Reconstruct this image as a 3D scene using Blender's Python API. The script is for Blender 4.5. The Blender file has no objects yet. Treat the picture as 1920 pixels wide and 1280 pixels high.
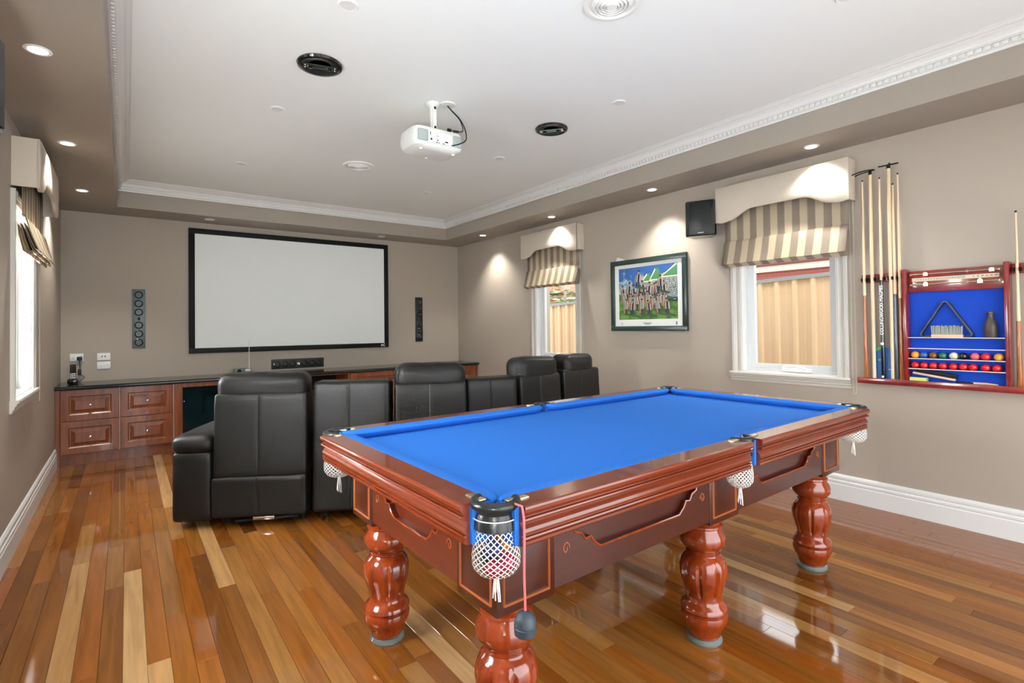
import bpy, bmesh, math, random
from math import radians, sin, cos, pi
from mathutils import Vector, Matrix, noise

random.seed(7)
scene = bpy.context.scene
COL = scene.collection

# ------------------------------------------------------------------ camera
H = 1.35
def cam_axes(y, p, r):
    fw = Vector((sin(y)*cos(p), cos(y)*cos(p), sin(p)))
    rt = Vector((cos(y), -sin(y), 0)); up = rt.cross(fw)
    return rt*cos(r)+up*sin(r), up*cos(r)-rt*sin(r), fw
R_, U_, F_ = cam_axes(.6366, .0151, -.0119)
cd = bpy.data.cameras.new('camera'); cam = bpy.data.objects.new('camera', cd); COL.objects.link(cam)
cd.sensor_fit = 'HORIZONTAL'; cd.sensor_width = 36; cd.lens = 977.53*36/1920
cd.shift_y = -41.84/1920; cd.clip_start = .05
cam.matrix_world = Matrix(((R_.x, U_.x, -F_.x, 0), (R_.y, U_.y, -F_.y, 0), (R_.z, U_.z, -F_.z, H), (0, 0, 0, 1)))
scene.camera = cam

# ------------------------------------------------------------------ world, daylight, exposure
w = bpy.data.worlds.new('sky'); scene.world = w; w.use_nodes = True
w.node_tree.nodes['Background'].inputs[0].default_value = (.93, .97, 1, 1)
w.node_tree.nodes['Background'].inputs[1].default_value = 4.6
vs = scene.view_settings
vs.view_transform = 'Standard'; vs.look = 'None'; vs.gamma = 1; vs.use_curve_mapping = False
vs.exposure = 0.12

XL, XR, YB, YR = -.575, 4.398, 7.441, -.9         # room shell
ZS, ZM, ZC = 2.68, 2.851, 2.967                   # soffit, cornice foot, tray ceiling
XTL, XT, YT, YTR = -.081, 3.905, 6.936, -.45      # ceiling tray
WIN_Y = (2.128, 5.015)                            # window centres on the right wall
WIN_L = (2.128, 4.87)                             # and on the left wall
OH, OZ0, OZ1 = .387, .935, 2.16                   # window opening half width, foot, head

def area(name, loc, rot, sx, sy, power, col=(1, 1, 1), portal=False):
    l = bpy.data.lights.new(name, 'AREA'); l.shape = 'RECTANGLE'; l.size = sx; l.size_y = sy
    l.energy = power; l.color = col
    if portal: l.cycles.is_portal = True
    o = bpy.data.objects.new(name, l); COL.objects.link(o); o.location = loc; o.rotation_euler = rot
    return o
# fill light of an invented opening behind the camera; daylight of the four side windows
area('rear_fill', (1.95, YR-.2, 1.2), (radians(90), 0, 0), 3.9, 2.3, 48, (.93, .97, 1))
area('side_window_daylight', (XL-.3, WIN_Y[0], 1.55), (0, radians(-90), 0), 1.2, .8, 150, (.95, .98, 1))
area('side_window_daylight', (XL-.3, WIN_L[1], 1.55), (0, radians(-90), 0), 1.2, .8, 130, (.95, .98, 1))
for i, yc in enumerate(WIN_Y):
    area('window_portal', (XR+.2, yc, 1.55), (0, radians(90), 0), 1.3, .85, 1, portal=True)

# bounce flash beside the camera, unseen and invented to brighten the ceiling
fl_ = bpy.data.lights.new('bounce_fill', 'SPOT'); fl_.energy = 265; fl_.spot_size = radians(140); fl_.spot_blend = 1; fl_.shadow_soft_size = .12; fl_.color = (.95, 1, .985)
fo = bpy.data.objects.new('bounce_fill', fl_); COL.objects.link(fo); fo.location = (-.35, -.15, 1.0); fo.rotation_euler = (radians(180-40), 0, radians(-30))

# ------------------------------------------------------------------ helpers
MW = {}                                          # world matrix of every linked object
def mat_of(o): return MW[o.name] if o is not None else Matrix.Identity(4)

def empty(name, loc, rz=0.0, label=None, cat=None, group=None, kind=None, parent=None):
    o = bpy.data.objects.new(name, None); COL.objects.link(o)
    o.empty_display_size = .1
    o.location = loc; o.rotation_euler = (0, 0, rz)
    M = Matrix.Translation(loc) @ Matrix.Rotation(rz, 4, 'Z')
    if parent is not None:
        o.parent = parent; M = mat_of(parent) @ M
    MW[o.name] = M
    tag(o, label, cat, group, kind)
    return o

def tag(o, label=None, cat=None, group=None, kind=None):
    if label: o['label'] = label
    if cat: o['category'] = cat
    if group: o['group'] = group
    if kind: o['kind'] = kind
    return o

def finish(bm, mats, smooth):
    bmesh.ops.remove_doubles(bm, verts=bm.verts, dist=1e-6)
    bmesh.ops.recalc_face_normals(bm, faces=bm.faces)
    me = bpy.data.meshes.new('m'); bm.to_mesh(me); bm.free()
    for m in (mats if isinstance(mats, (list, tuple)) else [mats]): me.materials.append(m)
    if smooth:
        me.polygons.foreach_set('use_smooth', [True]*len(me.polygons))
        me.set_sharp_from_angle(angle=radians(smooth if smooth is not True else 38))
    return me

def obj(name, bm, mats, parent=None, smooth=True, local=False, base=False, label=None, cat=None, group=None, kind=None):
    """link a bmesh as ONE mesh object; world coordinates unless local=True (then parent's frame)"""
    P = mat_of(parent)
    if not local and parent is not None: bm.transform(P.inverted())
    vs_ = [v.co for v in bm.verts]
    lo = Vector([min(v[i] for v in vs_) for i in range(3)]); hi = Vector([max(v[i] for v in vs_) for i in range(3)])
    c = (lo+hi)/2
    if parent is None: c.z = lo.z
    bm.transform(Matrix.Translation(-c))
    me = finish(bm, mats, smooth); me.name = name
    o = bpy.data.objects.new(name, me); COL.objects.link(o)
    o.parent = parent; o.location = c
    MW[o.name] = P @ Matrix.Translation(c)
    tag(o, label, cat, group, kind)
    return o

def place(name, me, parent, loc, rot=(0, 0, 0), scale=None):
    """another object on shared mesh data, in the parent's frame"""
    o = bpy.data.objects.new(name, me); COL.objects.link(o); o.parent = parent
    o.location = loc; o.rotation_euler = rot
    M = Matrix.Translation(loc) @ (Matrix.Rotation(rot[2], 4, 'Z') @ Matrix.Rotation(rot[1], 4, 'Y') @ Matrix.Rotation(rot[0], 4, 'X'))
    if scale: o.scale = scale
    MW[o.name] = mat_of(parent) @ M
    return o

def B(): return bmesh.new()

def box(bm, x0, x1, y0, y1, z0, z1, bev=0, seg=2):
    r = bmesh.ops.create_cube(bm, size=1)
    vs_ = r['verts']
    for v in vs_:
        v.co = Vector(((x0+x1)/2+v.co.x*(x1-x0), (y0+y1)/2+v.co.y*(y1-y0), (z0+z1)/2+v.co.z*(z1-z0)))
    if bev:
        es = {e for v in vs_ for e in v.link_edges}
        bmesh.ops.bevel(bm, geom=list(es), offset=bev, segments=seg, profile=.5, affect='EDGES')
    return bm

def BX(*a, **k): return box(B(), *a, **k)

def prism(bm, pts, axis, a0, a1):
    """polygon pts in the two other axes (cyclic order), extruded along axis from a0 to a1"""
    def P(u, v, a):
        return {'x': (a, u, v), 'y': (u, a, v), 'z': (u, v, a)}[axis]
    A = [bm.verts.new(P(u, v, a0)) for u, v in pts]; C = [bm.verts.new(P(u, v, a1)) for u, v in pts]
    n = len(pts)
    bm.faces.new(A); bm.faces.new(C)
    for i in range(n): bm.faces.new((A[i], A[(i+1) % n], C[(i+1) % n], C[i]))
    return bm

def rings(bm, rs, closed=True, cap=True):
    """loft list of rings of points"""
    V = [[bm.verts.new(p) for p in r] for r in rs]
    n = len(V[0])
    for a, b in zip(V, V[1:]):
        for i in range(n if closed else n-1):
            bm.faces.new((a[i], a[(i+1) % n], b[(i+1) % n], b[i]))
    if cap and closed:
        bm.faces.new(V[0]); bm.faces.new(V[-1])
    return bm

def lathe(bm, prof, c=(0, 0, 0), seg=24, axis='z', cap=True):
    def P(r, h, a):
        u, v = r*cos(a), r*sin(a)
        p = {'z': (u, v, h), 'x': (h, u, v), 'y': (u, h, v)}[axis]
        return (p[0]+c[0], p[1]+c[1], p[2]+c[2])
    return rings(bm, [[P(max(r, 1e-4), h, 2*pi*i/seg) for i in range(seg)] for r, h in prof], True, cap)

def tube(bm, pts, r, seg=8, r1=None):
    pts = [Vector(p) for p in pts]; n = len(pts); rs = []
    up = Vector((0, 0, 1))
    t0 = (pts[1]-pts[0]).normalized()
    nrm = t0.cross(up) if abs(t0.z) < .95 else t0.cross(Vector((1, 0, 0)))
    nrm.normalize()
    for i, p in enumerate(pts):
        t = (pts[min(i+1, n-1)]-pts[max(i-1, 0)]).normalized()
        nrm = (nrm-t*nrm.dot(t)).normalized(); b = t.cross(nrm)
        rr = r if r1 is None else r+(r1-r)*i/(n-1)
        rs.append([p+(nrm*cos(2*pi*k/seg)+b*sin(2*pi*k/seg))*rr for k in range(seg)])
    return rings(bm, rs)

def spline(pts, n=8):
    pts = [Vector(p) for p in pts]; out = []
    for i in range(len(pts)-1):
        p0, p1, p2, p3 = pts[max(i-1, 0)], pts[i], pts[i+1], pts[min(i+2, len(pts)-1)]
        for k in range(n):
            t = k/n
            out.append(.5*((2*p1)+(p2-p0)*t+(2*p0-5*p1+4*p2-p3)*t*t+(3*p1-p0-3*p2+p3)*t**3))
    return out+[pts[-1]]

def sphere(bm, c, r, seg=20, ring=12, sq=(1, 1, 1)):
    res = bmesh.ops.create_uvsphere(bm, u_segments=seg, v_segments=ring, radius=r)
    for v in res['verts']: v.co = Vector((v.co.x*sq[0]+c[0], v.co.y*sq[1]+c[1], v.co.z*sq[2]+c[2]))
    return bm

def cushion(x0, x1, y0, y1, z0, z1, r, cuts=9, puff=0.0, wr=0.0, seed=0):
    """rounded, padded block"""
    bm = B(); bmesh.ops.create_cube(bm, size=2)
    bmesh.ops.subdivide_edges(bm, edges=bm.edges[:], cuts=cuts, use_grid_fill=True)
    h = Vector(((x1-x0)/2, (y1-y0)/2, (z1-z0)/2)); c = Vector(((x0+x1)/2, (y0+y1)/2, (z0+z1)/2))
    rr = Vector([min(r, k*.98) for k in h])
    for v in bm.verts:
        # concentrate grid lines near the edges
        q = Vector([math.copysign(1-(1-abs(k))**1.6, k) for k in v.co])
        p = Vector([q[i]*h[i] for i in range(3)])
        inner = Vector([max(-(h[i]-rr[i]), min(h[i]-rr[i], p[i])) for i in range(3)])
        d = p-inner
        if d.length > 1e-9:
            m = max(abs(d[i])/rr[i] for i in range(3))
            e = Vector([d[i]/rr[i] for i in range(3)]).normalized()*m
            p = inner+Vector([e[i]*rr[i] for i in range(3)])
        if puff:
            fx, fy, fz = [(1-(p[i]/h[i])**2) for i in range(3)]
            a = Vector((p.x/h.x, p.y/h.y, p.z/h.z)); mx = max(abs(k) for k in a)
            for i in range(3):
                o1, o2 = [(fx, fy, fz)[j] for j in range(3) if j != i]
                if abs(a[i]) > .8*mx: p[i] += math.copysign(puff*max(o1, 0)*max(o2, 0), a[i])
        if wr:
            nv = noise.noise_vector((p+Vector((seed*3.1, seed*1.7, 0)))*9)
            p += Vector(nv)*wr
        v.co = p+c
    return bm

def text_mesh(s, size, M, depth=.0006, bold=False, spacing=1.0, align='CENTER'):
    cu = bpy.data.curves.new('t', 'FONT'); cu.body = s; cu.size = size; cu.extrude = depth
    cu.align_x = align; cu.align_y = 'CENTER'; cu.space_character = spacing; cu.resolution_u = 3
    if bold: cu.offset = size*.022
    o = bpy.data.objects.new('t', cu); COL.objects.link(o)
    dg = bpy.context.evaluated_depsgraph_get()
    me = bpy.data.meshes.new_from_object(o.evaluated_get(dg))
    bm = B(); bm.from_mesh(me); bm.transform(M)
    bpy.data.objects.remove(o); bpy.data.meshes.remove(me); bpy.data.curves.remove(cu)
    return bm

def merge(bm, other):
    me = bpy.data.meshes.new('tmp'); other.to_mesh(me); other.free(); bm.from_mesh(me); bpy.data.meshes.remove(me)
    return bm

# ------------------------------------------------------------------ materials
def M_(name, col, rough=.5, metal=0, spec=.5, coat=0, trans=0, emis=None, estr=0, bump=None, ior=1.5, sheen=0, coat_rough=.05):
    m = bpy.data.materials.new(name); m.use_nodes = True
    nt = m.node_tree; b = nt.nodes['Principled BSDF']
    b.inputs['Base Color'].default_value = (*col, 1); b.inputs['Roughness'].default_value = rough
    b.inputs['Metallic'].default_value = metal; b.inputs['Specular IOR Level'].default_value = spec
    b.inputs['Coat Weight'].default_value = coat; b.inputs['Coat Roughness'].default_value = coat_rough
    b.inputs['Transmission Weight'].default_value = trans; b.inputs['IOR'].default_value = ior
    b.inputs['Sheen Weight'].default_value = sheen
    if emis: b.inputs['Emission Color'].default_value = (*emis, 1); b.inputs['Emission Strength'].default_value = estr
    if bump:
        sc, st, stretch = bump
        tc = nt.nodes.new('ShaderNodeTexCoord'); mp = nt.nodes.new('ShaderNodeMapping'); mp.inputs['Scale'].default_value = stretch
        n = nt.nodes.new('ShaderNodeTexNoise'); n.inputs['Scale'].default_value = sc; n.inputs['Detail'].default_value = 3
        bp = nt.nodes.new('ShaderNodeBump'); bp.inputs['Strength'].default_value = st; bp.inputs['Distance'].default_value = .01
        nt.links.new(tc.outputs['Object'], mp.inputs[0]); nt.links.new(mp.outputs[0], n.inputs['Vector'])
        nt.links.new(n.outputs['Fac'], bp.inputs['Height']); nt.links.new(bp.outputs[0], b.inputs['Normal'])
    return m

def ramp(nt, stops, interp='LINEAR'):
    r = nt.nodes.new('ShaderNodeValToRGB'); r.color_ramp.interpolation = interp
    e = r.color_ramp.elements
    while len(e) < len(stops): e.new(.5)
    for k, (p, c) in zip(e, stops): k.position = p; k.color = (*c, 1)
    return r

def wood(name, c0, c1, stretch, scale=6, rough=.25, coat=.4, detail=5, bump=.0):
    m = M_(name, c0, rough, coat=coat); nt = m.node_tree; b = nt.nodes['Principled BSDF']
    tc = nt.nodes.new('ShaderNodeTexCoord'); mp = nt.nodes.new('ShaderNodeMapping'); mp.inputs['Scale'].default_value = stretch
    oi = nt.nodes.new('ShaderNodeObjectInfo'); ad = nt.nodes.new('ShaderNodeVectorMath'); ad.operation = 'MULTIPLY_ADD'
    ad.inputs[1].default_value = (1, 1, 1)
    sc = nt.nodes.new('ShaderNodeMath'); sc.operation = 'MULTIPLY'; sc.inputs[1].default_value = 37
    nt.links.new(oi.outputs['Random'], sc.inputs[0]); nt.links.new(tc.outputs['Object'], ad.inputs[0]); nt.links.new(sc.outputs[0], ad.inputs[2])
    n = nt.nodes.new('ShaderNodeTexNoise'); n.inputs['Scale'].default_value = scale; n.inputs['Detail'].default_value = detail
    n.inputs['Distortion'].default_value = .6
    r = ramp(nt, [(.32, c1), (.68, c0)])
    nt.links.new(ad.outputs[0], mp.inputs[0]); nt.links.new(mp.outputs[0], n.inputs['Vector'])
    nt.links.new(n.outputs['Fac'], r.inputs[0]); nt.links.new(r.outputs[0], b.inputs['Base Color'])
    return m

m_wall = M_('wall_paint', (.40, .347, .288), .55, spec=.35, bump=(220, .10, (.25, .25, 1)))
m_soffit = M_('shaded_wall_paint', (.315, .275, .232), .5, spec=.4)  # same paint as the walls, with the soffit's shade put into the colour
m_ceil = M_('ceiling_paint', (.85, .885, .87), .7)
m_trim = M_('white_gloss_paint', (.72, .72, .70), .35)
m_trim_w = M_('window_trim_paint', (.55, .53, .48), .35)
m_frame = M_('aluminium_frame', (.72, .74, .74), .3)
m_blackmat = M_('matte_black', (.006, .007, .0065), .6, spec=.2)
m_gloss = M_('gloss_black', (.006, .008, .008), .12, coat=.5)
m_grillec = M_('speaker_cloth', (.005, .008, .007), .4, spec=.3)
m_plastic = M_('dark_plastic', (.014, .018, .018), .42, spec=.35)
m_granite = M_('black_granite', (.012, .015, .015), .12)
m_white = M_('white_plastic', (.82, .82, .8), .35)
m_offw = M_('projector_shell', (.74, .76, .72), .4)
m_grille = M_('grey_grille', (.36, .42, .4), .6)
m_chrome = M_('chrome', (.8, .8, .8), .15, metal=1)
m_steel = M_('grey_plate', (.12, .15, .15), .45, metal=.3)
m_brass = M_('brass', (.62, .55, .36), .3, metal=.9)
m_screen = M_('screen_fabric', (.83, .87, .85), .8)
m_leather = M_('charcoal_leather', (.0075, .0070, .0064), .42, spec=.33, bump=(180, .12, (1, 1, 1)))
m_rubber = M_('black_rubber', (.03, .045, .06), .5)
m_pleather = M_('pocket_leather', (.010, .013, .014), .3, bump=(90, .08, (1, 1, 1)))
m_net = M_('white_cord', (.8, .8, .76), .8)
m_redcord = M_('red_cord', (.75, .13, .13), .7)
m_cloth = M_('blue_baize', (.022, .150, .55), .85, spec=.15, bump=(400, .08, (1, 1, 1)))
m_rackblue = M_('rack_blue_cloth', (.0, .045, .42), .9)
m_cup = M_('glass_castor_cup', (.52, .60, .54), .1, trans=.7)
m_glass = M_('window_glass', (1, 1, 1), .0, trans=1, ior=1.05, spec=.5)
m_dglass = M_('dark_cabinet_glass', (.004, .012, .014), .06)
m_lit = M_('lamp_glow', (1, 1, 1), .5, emis=(1, .97, .92), estr=14)
m_unlit = M_('lamp_lens', (.75, .75, .75), .35)
m_bluelamp = M_('standby_led', (.1, .1, 1), .5, emis=(.15, .15, 1), estr=4)
m_pelmet = M_('pelmet_fabric', (.56, .49, .40), .75, bump=(260, .12, (1, 1, 1)))
m_mah = wood('mahogany_gloss', (.165, .025, .0055), (.108, .015, .004), (1, 14, 14), 3.2, .22, .35)
m_mahy = wood('mahogany_gloss_cross', (.19, .029, .0065), (.125, .018, .005), (14, 1, 14), 3.2, .22, .35)
m_leg = wood('turned_leg_wood', (.28, .040, .006), (.15, .019, .004), (4, 4, 1.2), 6, .16, .45)
m_apron = wood('apron_wood_shaded', (.055, .009, .0035), (.038, .0065, .003), (1, 10, 10), 3, .3, .15)  # shade on the long sides is painted in: darker copy of the apron wood
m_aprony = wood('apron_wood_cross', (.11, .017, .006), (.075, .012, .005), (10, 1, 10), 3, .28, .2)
m_bead = M_('light_bead_wood', (.42, .12, .035), .3)
m_cherry = wood('cherry_cabinet', (.27, .074, .022), (.16, .040, .012), (9, 9, 1), 3, .3, .25)
m_rack = wood('rack_mahogany', (.22, .018, .014), (.13, .010, .010), (8, 2, 2), 4, .22, .5)
m_ash = wood('pale_ash', (.74, .58, .38), (.66, .50, .31), (20, 20, 1), 6, .35, .2)
m_butt = wood('brown_cue_butt', (.42, .15, .045), (.25, .07, .02), (20, 20, 1), 6, .25, .4)
m_buttb = M_('black_cue_butt', (.008, .014, .014), .2, coat=.4)
m_buttg = M_('grey_cue_butt', (.05, .07, .09), .25, coat=.4)
m_rodw = M_('pale_shelf_edge', (.72, .62, .48), .4)
m_fence = M_('tan_steel_fence', (.76, .57, .36), .6)
m_fcap = M_('grey_fence_cap', (.30, .33, .33), .5)
m_brick = M_('red_brick', (.17, .036, .026), .85)
m_mortar = M_('mortar', (.36, .30, .25), .9)
m_cream = M_('cream_fascia', (.50, .41, .31), .6)
m_gutter = M_('maroon_gutter', (.085, .014, .016), .5)
m_tile = M_('pale_roof_tiles', (.62, .58, .55), .8)
m_rtile = M_('red_roof_tiles', (.48, .17, .12), .8)
m_leaf = M_('shrub_leaf', (.22, .28, .12), .7)
m_bark = M_('grey_bark', (.30, .27, .22), .9)
m_paving = M_('outside_paving', (.50, .48, .45), .9)
m_maroon = M_('maroon_boards', (.20, .05, .035), .8)
m_brush = M_('grey_bristle', (.30, .33, .31), .9)
m_brushh = M_('beech_handle', (.70, .48, .32), .5)
m_bottle = M_('brown_leather_bottle', (.055, .038, .028), .45)
m_blueprint = M_('blue_carton', (.015, .12, .42), .4)
m_green = M_('green_print', (.08, .45, .08), .5)
m_lime = M_('yellow_green_carton', (.62, .62, .12), .5)
m_mat = M_('mount_card', (.80, .82, .78), .8)
m_pframe = M_('dark_green_frame', (.016, .032, .028), .3)

def stripe_mat():
    m = M_('striped_blind_fabric', (.6, .5, .35), .7); nt = m.node_tree; b = nt.nodes['Principled BSDF']
    tc = nt.nodes.new('ShaderNodeTexCoord'); sp = nt.nodes.new('ShaderNodeSeparateXYZ')
    a = nt.nodes.new('ShaderNodeMath'); a.operation = 'MULTIPLY_ADD'; a.inputs[1].default_value = 1/.119; a.inputs[2].default_value = 50.25
    f = nt.nodes.new('ShaderNodeMath'); f.operation = 'FRACT'
    r = ramp(nt, [(0, (.30, .24, .18)), (.5, (.62, .52, .36))], 'CONSTANT')
    nt.links.new(tc.outputs['Object'], sp.inputs[0]); nt.links.new(sp.outputs['Y'], a.inputs[0]); nt.links.new(a.outputs[0], f.inputs[0])
    nt.links.new(f.outputs[0], r.inputs[0]); nt.links.new(r.outputs[0], b.inputs['Base Color'])
    # thin cloth lets some daylight through
    tr = nt.nodes.new('ShaderNodeBsdfTranslucent'); mx = nt.nodes.new('ShaderNodeMixShader'); mx.inputs[0].default_value = .28
    nt.links.new(r.outputs[0], tr.inputs[0]); nt.links.new(b.outputs[0], mx.inputs[1]); nt.links.new(tr.outputs[0], mx.inputs[2])
    nt.links.new(mx.outputs[0], nt.nodes['Material Output'].inputs[0])
    return m
m_stripe = stripe_mat()

def floor_mat():
    m = M_('gum_floor_board', (.4, .2, .08), .065, spec=.75); nt = m.node_tree; b = nt.nodes['Principled BSDF']
    L = nt.links.new
    oi = nt.nodes.new('ShaderNodeObjectInfo'); tc = nt.nodes.new('ShaderNodeTexCoord')
    base = ramp(nt, [(0, (.105, .034, .006)), (.12, (.19, .062, .009)), (.26, (.28, .100, .016)), (.40, (.135, .048, .009)), (.54, (.24, .066, .008)),
                     (.68, (.30, .122, .024)), (.80, (.165, .056, .010)), (.97, (.30, .138, .034)), (.985, (.45, .25, .10)), (1, (.51, .31, .14))])
    L(oi.outputs['Random'], base.inputs[0])
    sc = nt.nodes.new('ShaderNodeMath'); sc.operation = 'MULTIPLY'; sc.inputs[1].default_value = 61
    L(oi.outputs['Random'], sc.inputs[0])
    ad = nt.nodes.new('ShaderNodeVectorMath'); ad.operation = 'ADD'; L(tc.outputs['Object'], ad.inputs[0]); L(sc.outputs[0], ad.inputs[1])
    mp = nt.nodes.new('ShaderNodeMapping'); mp.inputs['Scale'].default_value = (22, 1.3, 22); L(ad.outputs[0], mp.inputs[0])
    n = nt.nodes.new('ShaderNodeTexNoise'); n.inputs['Scale'].default_value = 1.6; n.inputs['Detail'].default_value = 3; n.inputs['Distortion'].default_value = .5
    L(mp.outputs[0], n.inputs['Vector'])
    g = ramp(nt, [(.28, (.80, .76, .70)), (.52, (1, 1, 1)), (.75, (1.2, 1.16, 1.08))]); L(n.outputs['Fac'], g.inputs[0])
    mx = nt.nodes.new('ShaderNodeMix'); mx.data_type = 'RGBA'; mx.blend_type = 'MULTIPLY'; mx.inputs[0].default_value = 1
    L(base.outputs[0], mx.inputs[6]); L(g.outputs[0], mx.inputs[7]); L(mx.outputs[2], b.inputs['Base Color'])
    return m
m_floor = floor_mat()
m_sub = M_('sub_floor', (.10, .05, .02), .8)

# ------------------------------------------------------------------ room shell
def struct(name, bm, mat, label, cat, smooth=False):
    return obj(name, bm, mat, None, smooth, label=label, cat=cat, kind='structure')

TH = .24
def side_wall(name, x0, x1, label, wins):
    bm = B(); ys = [YR-TH]
    for yc in wins:
        box(bm, x0, x1, ys[-1], yc-OH, 0, 3.1)
        box(bm, x0, x1, yc-OH, yc+OH, 0, OZ0); box(bm, x0, x1, yc-OH, yc+OH, OZ1, 3.1)
        ys.append(yc+OH)
    box(bm, x0, x1, ys[-1], YB+TH, 0, 3.1)
    return struct(name, bm, m_wall, label, 'wall')
side_wall('wall_right', XR, XR+TH, 'taupe side wall with the cue rack and framed print', WIN_Y)
side_wall('wall_left', XL-TH, XL, 'taupe side wall beside the drawer cabinet, one window', WIN_L)
struct('wall_back', BX(XL, XR, YB, YB+TH, 0, 3.1), m_wall, 'taupe end wall carrying the projection screen', 'wall')
bm = B(); box(bm, XL, .0, YR-TH, YR, 0, 3.1); box(bm, 3.9, XR, YR-TH, YR, 0, 3.1); box(bm, 0, 3.9, YR-TH, YR, 2.35, 3.1)
struct('wall_front', bm, m_wall, 'taupe wall with a wide opening added for light opposite the screen', 'wall')  # unseen opening, invented to let the rear fill light in

ceil = empty('ceiling', (1.9, 3.3, ZS), label='recessed white tray ceiling with a taupe bulkhead around it', cat='ceiling', kind='structure')
obj('tray_panel', BX(XTL-.02, XT+.02, YTR-.02, YT+.02, ZC, ZC+.1), m_ceil, ceil, False)
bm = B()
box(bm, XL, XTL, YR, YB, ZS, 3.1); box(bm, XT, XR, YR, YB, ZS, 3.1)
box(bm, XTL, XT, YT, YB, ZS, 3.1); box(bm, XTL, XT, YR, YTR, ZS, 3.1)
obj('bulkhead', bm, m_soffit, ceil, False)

# cornice (profile: distance from fascia, height) mitred at the tray corners
CP = [(0, ZM), (.012, ZM), (.014, ZM+.012), (.022, ZM+.014), (.022, ZM+.044), (.030, ZM+.046), (.030, ZM+.052), (.036, ZM+.054), (.040, ZM+.066),
      (.052, ZM+.080), (.066, ZM+.088), (.070, ZM+.090), (.070, ZM+.096), (.082, ZM+.098), (.094, ZM+.106), (.096, ZM+.110), (.105, ZM+.112), (.105, ZC), (0, ZC)]
def cornice(name, a, b, inward, label):
    """a, b: fascia corner points (x,y); inward: unit vector into the tray; mitred at 45 degrees"""
    a, b, n = Vector(a), Vector(b), Vector(inward); t = (b-a).normalized()
    rs = []
    for e, s in ((a, 1), (b, -1)):
        rs.append([(e.x+n.x*d+t.x*d*s, e.y+n.y*d+t.y*d*s, z) for d, z in CP])
    o = struct(name, rings(B(), rs), m_trim, label, 'cornice')
    L = (b-a).length; k = int(L/.037); return o, a, t, n, L, k
def dentil_box(bm, a, t, n, s):
    c = a+t*s
    p = [c-t*.012+n*.020, c+t*.012+n*.020, c+t*.012+n*.034, c-t*.012+n*.034]
    rings(bm, [[(q.x, q.y, z) for q in p] for z in (ZM+.017, ZM+.041)])
for nm, a, b, n, lab, near in (('trim_1', (XT, YTR), (XT, YT), (-1, 0), 'white dentil cornice above the cue rack and window wall', 66),
                         ('trim_2', (XTL, YT), (XT, YT), (0, -1), 'white dentil cornice above the projection screen', 0),
                         ('trim_3', (XTL, YTR), (XTL, YT), (1, 0), 'white dentil cornice along the side wall above the drawer cabinet', 0),
                         ('trim_4', (XTL, YTR), (XT, YTR), (0, 1), 'white dentil cornice above the added opening', 0)):
    o, a, t, n, L, k = cornice(nm, a, b, n, lab)
    rest = B(); shared = None
    for i in range(1, k):
        s = i*.037
        if near and .35 < a.y+s < 2.75:
            if shared is None:
                d = B(); dentil_box(d, a, t, n, s); q = obj('dentil', d, m_trim, o, False); shared = q.data; p0 = q.location.copy(); s0 = s
            else:
                place('dentil', shared, o, p0+Vector((t.x, t.y, 0))*(s-s0))
        else: dentil_box(rest, a, t, n, s)
    tag(obj('dentil_run', rest, m_trim, o, False), kind='stuff')

# baseboards
BP = [(0, 0), (.020, 0), (.020, .118), (.015, .122), (.015, .128), (.019, .133), (.019, .146), (.011, .152), (.011, .158), (.015, .163), (.015, .178), (.009, .190), (.004, .1945), (0, .1945)]
struct('baseboard_right', prism(B(), [(XR-d, z) for d, z in BP], 'y', YR, 6.98), m_trim, 'tall white moulded baseboard below the cue rack wall', 'baseboard')
struct('baseboard_left', prism(B(), [(XL+d, z) for d, z in BP], 'y', YR, 6.86), m_trim, 'tall white moulded baseboard ending at the drawer cabinet', 'baseboard')

# floor boards
fl = struct('floor', BX(XL-.3, XR+.3, YR-.6, YB+.1, -.12, -.012), m_sub, 'polished mixed brown hardwood strip floor', 'floor')
BW = (XR-XL)/62
def board(bm, x0, x1, y0, y1):
    g, c = .0005, .0008
    lo = [(x0+g, y0+g), (x1-g, y0+g), (x1-g, y1-g), (x0+g, y1-g)]; hi = [(x0+g+c, y0+g+c), (x1-g-c, y0+g+c), (x1-g-c, y1-g-c), (x0+g+c, y1-g-c)]
    rings(bm, [[(x, y, -.012) for x, y in lo], [(x, y, -c) for x, y in lo], [(x, y, 0) for x, y in hi]])
rest = B(); nb = 0
for i in range(62):
    x0 = XL+i*BW; x1 = x0+BW
    ymin = max(.3, 2.3-1.35*(x0+.6)) - .2           # strips behind the lens are of no interest
    y = YR-.5-random.uniform(0, 1.2)
    while y < YB:
        l = random.choice((.7, 1.1, 1.5, 1.9, 2.3))*random.uniform(.9, 1.12)
        a, b_ = max(y, YR-.5), min(y+l, YB)
        if b_-a > .02:
            if b_ > ymin and nb < 300:
                d = B(); board(d, x0, x1, a, b_); obj('floor_board', d, m_floor, fl, False); nb += 1
            else: board(rest, x0, x1, a, b_)
        y += l
tag(obj('floor_board_run', rest, m_floor, fl, False), kind='stuff')

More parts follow.
